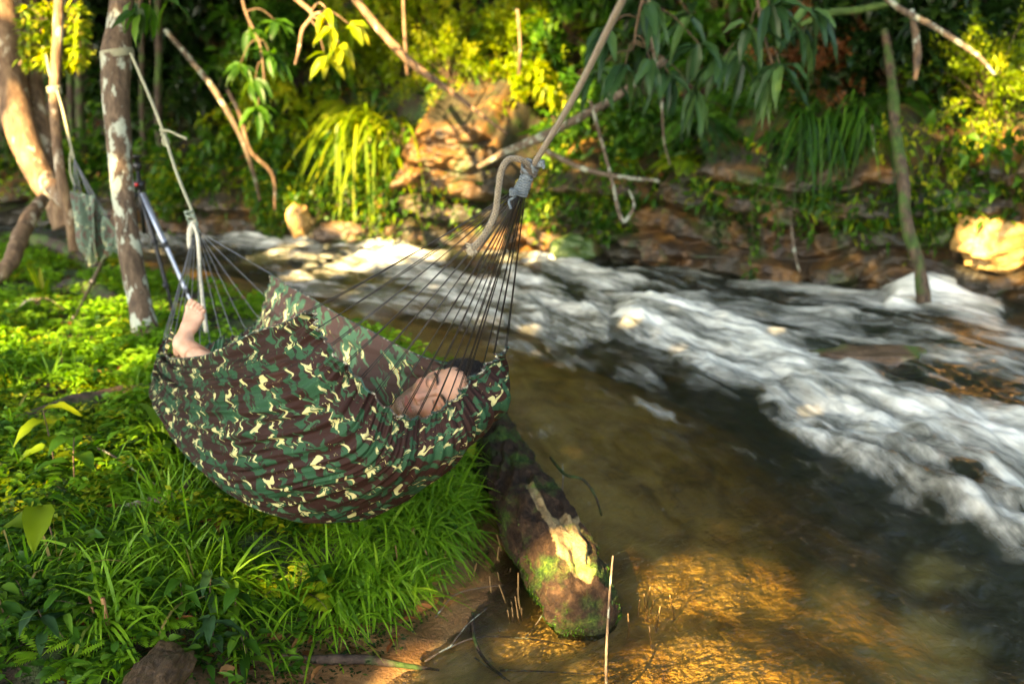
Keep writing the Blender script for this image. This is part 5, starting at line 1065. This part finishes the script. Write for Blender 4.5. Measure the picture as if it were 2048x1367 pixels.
# ------------------------------------------------------------------ photographer's tripod
blk = plain('black_plastic', (.012, .012, .013), .4, .5, nscale=80, bump=.1); alu = plain('brushed_metal', (.42, .44, .50), .35, .5, .8, nscale=120, bump=.1); red = plain('red_knob', (.5, .02, .015), .4)
apex = P(279, 372, 5.85); tri = empty('tripod', apex * [1, 1, 0] + [0, 0, .3], 'camera tripod with one silver and two dark legs standing behind the spotted tree', 'tripod')
for k, (ft_, mt) in enumerate([(lift(148, 640, 0), blk), (lift(414, 676, 0), alu), (lift(356, 658, 0), blk)]):
    a = apex + (ft_ - apex) * .05; m = MB(); q = [a + (ft_ - a) * s for s in (0, .36, .37, .68, .69, 1)]; add_tube(m, q, [.017, .017, .0135, .0135, .010, .010], 12); o = into(m.build('leg', mt, tri))
    for s in (.365, .685):
        m = MB(); c = a + (ft_ - a) * s; add_tube(m, [c - (ft_ - a) * .016, c, c + (ft_ - a) * .018], [.020, .021, .018], 12); lk = m.build('leg_lock', blk, o); lk.matrix_parent_inverse = Matrix.Translation(-tri.location)
        lk.matrix_parent_inverse = Matrix.Identity(4)
    m = MB(); add_tube(m, [ft_ + [0, 0, -.01], ft_ + [0, 0, .03]], [.013, .014], 10); fo_ = m.build('rubber_foot', blk, o)
m = MB(); add_tube(m, [apex + [0, 0, -.02], apex + [0, 0, .03]], [.032, .038], 16); into(m.build('collar', blk, tri))
m = MB(); add_tube(m, [apex + [0, 0, -.28], apex + [0, 0, .09]], [.012, .012], 12); into(m.build('centre_column', blk, tri))
m = MB(); th = np.linspace(0, math.pi, 12); add_tube(m, np.stack([0 * th, 0 * th, -.028 * np.cos(th)], 1) + apex + [0, 0, .115], .001 + .027 * np.sin(th), 16)
add_tube(m, [apex + [0, 0, .135], apex + [0, 0, .165], apex + [0, 0, .168], apex + [0, 0, .18]], [.016, .016, .034, .034], 16); into(m.build('ball_head', blk, tri))
m = MB(); add_tube(m, [apex + [-.03, -.02, .115], apex + [-.055, -.035, .115]], [.011, .012], 10); into(m.build('knob', red, tri))
m = MB(); add_tube(m, [apex + [-.0, -.03, .012], apex + [-.0, -.055, .012]], [.010, .010], 10); into(m.build('knob', red, tri))
# ------------------------------------------------------------------ small hammock bundled between the trees
h2 = empty('hammock', P(190, 520, 6.1), 'small camouflage hammock hanging bunched between the slim tree and the spotted tree', 'hammock')
C2 = [[(148, 384, 6.25), (152, 430, 6.2), (160, 480, 6.2), (172, 518, 6.2)], [(162, 386, 6.1), (166, 430, 6.0), (172, 480, 6.0), (182, 522, 6.05)], [(180, 392, 6.0), (185, 440, 5.95), (190, 480, 5.95), (195, 520, 6.0)], [(198, 408, 6.0), (202, 450, 5.95), (206, 485, 5.95), (208, 515, 6.0)], [(222, 438, 5.9), (224, 462, 5.9), (226, 490, 5.9), (228, 508, 5.9)], [(262, 452, 5.8), (262, 470, 5.8), (262, 488, 5.8), (262, 500, 5.8)]]
c2 = np.array([[P(*c) for c in r_] for r_ in C2]); S2 = grid_interp(c2, np.linspace(0, 1, 160), np.linspace(0, 1, 90)); N2 = surf_normal(S2); A2, B2 = np.meshgrid(np.linspace(0, 1, 160), np.linspace(0, 1, 90), indexing='ij')
S2 = S2 + N2 * (.035 * np.sin(A2 * 38 + 2 * np.sin(B2 * 3)) * (1 - .3 * B2) + .012 * np.sin(A2 * 90 + B2 * 4))[..., None]; S2[..., 2] += .03 * np.sin(A2 * 19) * B2
t = NT('faded_camouflage'); a = t.noise(t.obj(), 14, 4, .6, 1.0); b = t.noise(t.obj(), 26, 3)
c = t.ramp(a, [(.42, (.16, .10, .08)), (.46, (.14, .20, .14)), (.56, (.20, .27, .19)), (.60, (.50, .50, .30))], 'CONSTANT'); p = t.pbr(c, .6, .3); tl_ = t.n('BsdfTranslucent'); t.l(c, tl_.inputs[0])
into(mk('cloth', S2.reshape(-1, 3), grid_faces(160, 90), t.done(mixsh(t, .35, p, tl_.outputs[0])), h2))
K3 = P(148, 316, 6.3)
for i in range(12): m = MB(); cord(m, K3, S2[min(int(i / 11 * 130), 159), 0], .0022, .004); into(m.build('cord', cord2_mat, h2))
r3 = empty('thin_rope', P(113, 178, 6.58), 'thin pale rope from the slim sunlit tree down to the small bunched hammock', 'rope')
rope('rope_line', [P(113, 178, 6.58), P(124, 215, 6.5), P(138, 275, 6.4), P(148, 318, 6.3)], .0075, thin_rope_mat, r3, 40, 6)
rope('rope_line', [P(113, 178, 6.58), P(100, 150, 6.6), P(92, 110, 6.8), P(84, 90, 7.0)], .0075, thin_rope_mat, r3, 30, 6)
m = MB(); c0 = P(109, 180, 6.6); th = np.linspace(0, 6 * math.pi, 70); add_tube(m, c0 + np.stack([.040 * np.cos(th), .040 * np.sin(th), np.linspace(-.02, .02, 70)], 1), .008, 6); into(m.build('knot', thin_rope_mat, r3))
rope('rope_tail', [K3, P(143, 300, 6.3), P(140, 322, 6.3), P(142, 350, 6.3), P(150, 372, 6.3)], .006, thin_rope_mat, r3, 30, 6)
# ------------------------------------------------------------------ grass and herbs of the near bank
def dens(px, py, blobs):
    s = np.zeros(np.shape(px))
    for x0, y0, rx_, ry_, a in blobs: s = np.maximum(s, a * np.exp(-((px - x0) / rx_) ** 2 - ((py - y0) / ry_) ** 2))
    return s
def sample(n, xr, yr, blobs, basev, dmin=.0, sd=1):
    g_ = np.random.default_rng(sd); x = g_.uniform(*xr, n * 6); y = g_.uniform(*yr, n * 6) if yr[1] < 5 else yr[0] + (yr[1] - yr[0]) * g_.random(n * 6) ** 1.5; dn = sdist(x, y, NC); z = H(x, y); px, py, dp_ = PX(np.stack([x, y, z], 1))
    w_ = (basev + dens(px, py, blobs)) * sstep(-.40, .12, fbm(x * 2.1, y * 2.1, sd * .1, 3)); k = (dn < -dmin) & (g_.random(len(x)) < w_) & (px > -1100) & (px < 1300) & (py < 1600)
    return np.stack([x, y, z], 1)[k][:n], px[k][:n], py[k][:n]
LOGS = [(lambda p: True)]
def tufts(name, C_, nb, Lr, Wd, mat, lean=.5, droop=(.3, 1.1), sd=3, curve=None):
    global rng
    keep_ = rng; rng = np.random.default_rng(sd); n = len(C_); nn = rng.integers(int(nb * .5), int(nb * 1.4), n); i = np.repeat(np.arange(n), nn); N = len(i); az = rng.random(N) * 6.283; el = rng.uniform(.35, 1.45, N)
    bias = rng.normal(size=(n, 2)) * .25; d_ = np.stack([np.cos(az) * np.cos(el) + bias[i, 0], np.sin(az) * np.cos(el) + bias[i, 1] - .06, np.sin(el)], 1); tl = rng.uniform(.6, 1.15, n)[i]
    L = rng.uniform(*Lr, N) * tl; pos = C_[i] + np.stack([rng.normal(size=N) * .012, rng.normal(size=N) * .012, np.full(N, -.01)], 1); ta = rng.random(n)[i]
    m = MB(); add_leaves(m, 'blade', pos, d_, L, rng.uniform(.7, 1.3, N) * Wd, rng.uniform(*droop, N), ups=np.stack([0 * az, 0 * az, 1 + 0 * az], 1) + rng.normal(size=(N, 3)) * .25, a=np.clip(.15 + .45 * ta + .45 * rng.random(N), 0, 1)); o = tag(m.build(name, mat), kind='stuff'); rng = keep_; return o
GB = [(560, 1090, 260, 110, 1.0), (830, 1020, 190, 130, 1.0), (700, 1180, 230, 90, .9), (250, 1190, 200, 90, .5), (960, 1050, 80, 70, .9), (920, 930, 60, 60, .8), (300, 930, 130, 50, .45), (400, 1050, 160, 90, .8)]
C1, _, _ = sample(800, (-2.6, .4), (1.9, 4.9), GB, .07, .10, 2); tufts('long_grass', C1[:520], 22, (.14, .34), .0080, G_GRASS)
C1b, px_, py_ = sample(420, (-1.9, .1), (2.2, 3.6), [(700, 1140, 260, 110, 1), (560, 1030, 200, 60, 1), (880, 1040, 130, 90, 1), (200, 1190, 120, 60, .5)], .0, .16, 12); tufts('long_grass', C1b[:330], 16, (.24, .46), .0100, G_GRASS, droop=(.35, 1.2), sd=9)
C2_, _, _ = sample(1300, (-10, -.3), (3.5, 10), [(150, 700, 250, 120, .5), (350, 560, 130, 60, .7)], .12, .1, 4); tufts('short_grass', C2_, 18, (.07, .20), .006, G_GRASS, sd=5)
# low herbs: rosettes of small leaves
def herbs(name, n, xr, yr, blobs, basev, mat, kind, Lr, Wr, hr, k_, sd, dmin=.12):
    C_, _, _ = sample(n, xr, yr, blobs, basev, dmin, sd); g_ = np.random.default_rng(sd + 50); nC_ = len(C_); i = np.repeat(np.arange(nC_), k_); N = len(i); h = g_.uniform(*hr, nC_)[i] * g_.random(N) ** .6
    pos = C_[i] + np.stack([g_.normal(size=N) * .025, g_.normal(size=N) * .025, h], 1); az = g_.random(N) * 6.283; d_ = np.stack([np.cos(az), np.sin(az), g_.uniform(-.1, .7, N)], 1); ta = g_.random(nC_)[i]
    m = MB(); add_leaves(m, kind, pos, d_, g_.uniform(*Lr, N), g_.uniform(*Wr, N), .15, jit=.35, a=np.clip(.1 + .5 * ta + .4 * g_.random(N), 0, 1)); return tag(m.build(name, mat), kind='stuff')
herbs('ground_herbs', 5200, (-10, -.4), (3.2, 11), [(200, 720, 300, 160, .9)], .35, G_GRASS, 'leaf', (.03, .07), (.012, .028), (.02, .12), 12, 21)
herbs('ground_herbs', 800, (-2.9, .2), (1.9, 4.2), [(60, 1100, 250, 200, .9), (150, 900, 200, 90, .8)], .16, G_MID, 'leaf', (.025, .06), (.010, .024), (.01, .09), 12, 22)
herbs('ground_herbs', 3600, (-10, -.6), (3.0, 11), [(100, 850, 250, 120, .8)], .25, G_LIT, 'tiny', (.02, .04), (.01, .018), (.02, .12), 20, 23)
herbs('broad_herbs', 260, (-7, -.3), (2.2, 10), [(200, 1200, 350, 120, .5)], .25, G_MID, 'leaf', (.05, .10), (.02, .035), (.03, .14), 6, 24)
herbs('clump_moss', 6000, (-3.4, .1), (1.9, 6), [], .5, G_DARK, 'tiny', (.012, .022), (.005, .01), (.0, .02), 7, 25, .02)
LT, _, _ = sample(2600, (-6, .1), (1.9, 9), [(900, 1150, 200, 120, .6), (350, 1000, 150, 80, .6), (200, 1270, 300, 60, .6), (250, 780, 150, 60, .5)], .12, -.02, 31)
g_ = np.random.default_rng(8); m = MB(); az = g_.random(len(LT)) * 6.283; add_leaves(m, 'leaf', LT + [0, 0, .012], np.stack([np.cos(az), np.sin(az), g_.normal(size=len(LT)) * .2], 1), g_.uniform(.03, .09, len(LT)), g_.uniform(.012, .035, len(LT)), -.1, jit=.4)
tag(m.build('leaf_litter', G_RUST), kind='stuff')
# low fern fronds carpeting the left
Cf, _, _ = sample(330, (-5, -.6), (2.1, 7), [(60, 1200, 200, 150, .9), (100, 760, 250, 120, .8), (230, 1040, 100, 60, .7)], .12, .15, 41)
g_ = np.random.default_rng(42); m = MB()
for c in Cf:
    a0 = g_.random() * .6
    for k in range(6):
        az = g_.random() * 6.283; e = g_.uniform(.3, 1.1); d0 = np.array([math.cos(az) * math.cos(e), math.sin(az) * math.cos(e) - .15, math.sin(e)]); L0 = g_.uniform(.07, .15); u = np.linspace(0, 1, 14)[:, None]; q = c + d0 * u * L0 - np.array([0, 0, 1]) * u ** 2 * L0 * .4; T_ = nrm(np.gradient(q, axis=0)); sv = nrm(np.cross(T_, [0, 0, 1]))
        for g2 in (-1, 1): add_leaves(m, 'tiny', q[2:], nrm(sv[2:] * g2 + T_[2:] * .35), .035 * np.sin(np.pi * np.linspace(.2, .93, 12)) + .004, .009, .1, ups=np.cross(sv[2:], T_[2:]), a=np.clip(a0 + .2 + .1 * g_.random(12), 0, 1))
tag(m.build('fern_carpet', G_GRASS), kind='stuff')
# moss and seedlings on the log
g_ = np.random.default_rng(12); lv = np.array([v.co[:] for v in lg.data.vertices]) + lp[3]; lnr = np.array([v.normal[:] for v in lg.data.vertices]); ok = np.where((lnr[:, 2] > -.1) & (fbm(lv[:, 0] * 7, lv[:, 1] * 7, lv[:, 2] * 7, 2) > .0) & (lv[:, 2] > .0))[0]
i = g_.choice(ok, 15000); m = MB(); add_leaves(m, 'tiny', lv[i] + g_.normal(size=(len(i), 3)) * .002, lnr[i] + g_.normal(size=(len(i), 3)) * .8, g_.uniform(.007, .019, len(i)), g_.uniform(.002, .004, len(i)), .1); o = m.build('moss', G_MID, lg); o.matrix_parent_inverse = Matrix.Translation(-lg.location)
# ------------------------------------------------------------------ single plants one can point to
def plant(name, label, cat, px, py, build, mat, smat=None, h0=0.0):
    c = lift(px, py, h0); root = empty(name, c, label, cat); f, s = MB(), MB(); build(f, s, c)
    if f.n: into(f.build('leaves', mat, root))
    if s.n: into(s.build('stem', smat or twig_mat, root))
    return root
g_ = np.random.default_rng(77)
def strap(L0, W0, n, el=(.5, 1.2), droop=.7, kind='blade'):
    def b(f, s, c):
        az = g_.random(n) * 6.283; e = g_.uniform(*el, n); add_leaves(f, kind, np.repeat(c[None], n, 0), np.stack([np.cos(az) * np.cos(e), np.sin(az) * np.cos(e), np.sin(e)], 1), g_.uniform(.7, 1.1, n) * L0, g_.uniform(.8, 1.2, n) * W0, droop, ups=np.array([0, 0, 1.0]) + g_.normal(size=(n, 3)) * .1); add_tube(s, [c - [0, 0, .02], c + [0, 0, .02]], .006, 6)
    return b
def seedling(ht, L0, W0, n, lean=(0, 0), kind='big'):
    def b(f, s, c):
        q = catmull([c - [0, 0, .02], c + [lean[0] * .4, lean[1] * .4, ht * .55], c + [lean[0], lean[1], ht]], 20); add_tube(s, q, np.linspace(.004, .0018, 20), 6); j = np.linspace(6, 19, n).astype(int); az = np.arange(n) * 2.4 + g_.random(); add_leaves(f, kind, q[j], np.stack([np.cos(az), np.sin(az) - .25, g_.uniform(-.05, .5, n)], 1), g_.uniform(.7, 1.1, n) * L0, g_.uniform(.85, 1.1, n) * W0, .35, jit=.15)
    return b
def pinnate(n, L0, ll, lw):
    def b(f, s, c):
        for k in range(n):
            az = g_.random() * 6.283; e = g_.uniform(.4, 1.1); d0 = np.array([math.cos(az) * math.cos(e), math.sin(az) * math.cos(e) - .2, math.sin(e)]); u = np.linspace(0, 1, 17)[:, None]; q = c + d0 * u * L0 - np.array([0, 0, 1]) * u ** 2 * L0 * .45; add_tube(s, q, np.linspace(.003, .001, 17), 4); T_ = nrm(np.gradient(q, axis=0)); sv = nrm(np.cross(T_, [0, 0, 1]))
            for g2 in (-1, 1): add_leaves(f, 'leaf', q[3:], nrm(sv[3:] * g2 + T_[3:] * .3), ll * np.sin(np.pi * np.linspace(.25, .92, 14)), lw, .1, ups=np.cross(sv[3:], T_[3:]) + g_.normal(size=(14, 3)) * .15)
    return b
plant('strap_leaf_plant', 'clump of wide arching strap leaves left of the large hammock beside the brown log', 'plant', 345, 905, strap(.52, .048, 20, (.45, 1.25), .6), G_MID)
plant('seedling', 'light green seedling with pointed leaves standing high at the left', 'plant', 115, 960, seedling(.27, .15, .06, 6, (-.02, 0)), G_LIT)
plant('seedling', 'plant with one large upright leaf hanging below the light green seedling', 'plant', 150, 985, seedling(.21, .16, .065, 5, (.02, 0)), G_MID)
plant('arrow_leaf_plant', 'plant with a single big shiny oval leaf low at the left', 'plant', 118, 1130, seedling(.20, .18, .095, 3, (-.02, -.01)), G_LIT)
plant('pinnate_plant', 'grey green plant with rows of small oval leaflets at the left edge', 'plant', 50, 985, pinnate(11, .28, .034, .014), G_BLUE)
plant('pinnate_plant', 'darker plant with rows of tiny leaflets left of the strap leaf clump', 'plant', 215, 930, pinnate(9, .26, .028, .012), G_BLUE)
plant('fern', 'bright green fern in the middle of the long grass below the hammock', 'fern', 600, 1190, pinnate(10, .20, .055, .017), G_LIT)
plant('fern', 'small bright fern at the left behind the shiny oval leaf', 'fern', 200, 1070, pinnate(7, .10, .030, .011), G_LIT)
plant('fern', 'lush low fern at the bottom left corner', 'fern', 60, 1230, pinnate(12, .22, .045, .014), G_MID)
for k_, (px, py, lab) in enumerate([(370, 1235, 'leafy dark herb right of the two orange stubs'), (420, 1225, 'herb with dull oval leaves between the long grass and the stone'), (470, 1250, 'broad-leaved herb at the lower middle of the grass'), (430, 1310, 'low oval-leaved herb just right of the brown stone'), (500, 1345, 'oval-leaved herb at the bottom edge left of the black stick'), (105, 1300, 'small round-leaved herb above the dark soil at the bottom left'), (18, 1275, 'pair of small round leaves at the bottom of the left edge')]):
    plant('leafy_herb', lab, 'plant', px, py, seedling(.13, .095, .036, 8, (.02 * math.sin(k_), -.01)), G_BLUE if k_ % 2 else G_MID)
plant('seedling', 'young plant with broad bright leaves squeezed between the hammock and the mossy log', 'plant', 925, 925, seedling(.14, .15, .055, 4, (.03, .02)), G_LIT)
plant('seedling', 'bright small-leaved plant behind the far edge of the large hammock near the head', 'plant', 890, 775, lambda f, s, c: seedling(.16, .09, .03, 16, (.02, 0))(f, s, c), G_LIT)
plant('seedling', 'leafy plant at the water edge right behind the sleeping man', 'plant', 960, 790, seedling(.12, .09, .03, 12, (.02, 0)), G_LIT)
plant('upright_weed', 'tall weed with long upright leaves at the left below the small hammock', 'plant', 85, 600, strap(.34, .035, 6, (1.0, 1.5), .15), G_LIT)
plant('wilted_plant', 'plant with three drooping cream leaves in the grass below the small hammock', 'plant', 78, 640, strap(.16, .05, 3, (-.2, .5), .6, 'big'), plain('wilted_leaf', (.42, .33, .2), .7), h0=.12)
plant('seedling', 'small yellow lit seedling near the foot of the spotted tree on its left', 'plant', 235, 680, seedling(.14, .11, .04, 7, (.03, 0)), G_LIT)
plant('seedling', 'small green rosette growing against the foot of the spotted tree', 'plant', 305, 655, strap(.14, .04, 8, (.2, 1.2), .3, 'big'), G_MID)
# dead stubs
def stub(name, label, px, py, ht, r_, mat, lean=0.0, group=None, cat='stub'):
    c = lift(px, py, -.03); m = MB(); rough_tube(m, catmull([[0, 0, 0], [lean * .5, 0, ht * .5], [lean, 0, ht]], 14), np.array([r_ * 1.1, r_, r_ * .85]), 8, .15, 60, 14); o = m.build(name, mat); o.location = tuple(c); return tag(o, label, cat, group)
stub_mat = bark('orange_stub', (.08, .03, .012), (.30, .14, .05), (.50, .30, .14), None, sc_=30)
stub('dry_stub', 'thicker broken orange stem standing in the grass tuft at the lower left', 222, 1275, .155, .0072, stub_mat, -.010)
stub('dry_stub', 'thinner broken orange stem close left of the thicker one', 200, 1265, .145, .0045, stub_mat, -.018)
stub('dry_stub', 'single short orange tipped stem left of the pair of broken stems', 90, 1215, .10, .003, stub_mat, -.008)
g_ = np.random.default_rng(5); p0 = None
for k in range(40):
    px, py = [(1008 + g_.normal() * 14, 1120 + g_.normal() * 55), (910 + g_.normal() * 60, 1150 + g_.normal() * 28), (1035 + g_.normal() * 16, 1235 + g_.normal() * 20), (1290 + g_.normal() * 30, 1255 + g_.normal() * 25)][k % 4 if k % 8 else 3 - (k % 3)]
    if p0 is None: p0 = stub('reed_stub', 'thin straw coloured reed stub standing in the mud near the mossy log', px, py, .10, .0024, plain('dry_straw', (.22, .13, .045), .7, nscale=60), .008, 'reed stubs in the mud', 'reed'); continue
    o = p0.copy(); col.objects.link(o); o.location = tuple(lift(px, py, -.03)); o.scale = (1, 1, g_.uniform(.5, 1.5)); o.rotation_euler = (g_.normal() * .12, g_.normal() * .15, g_.random() * 6)
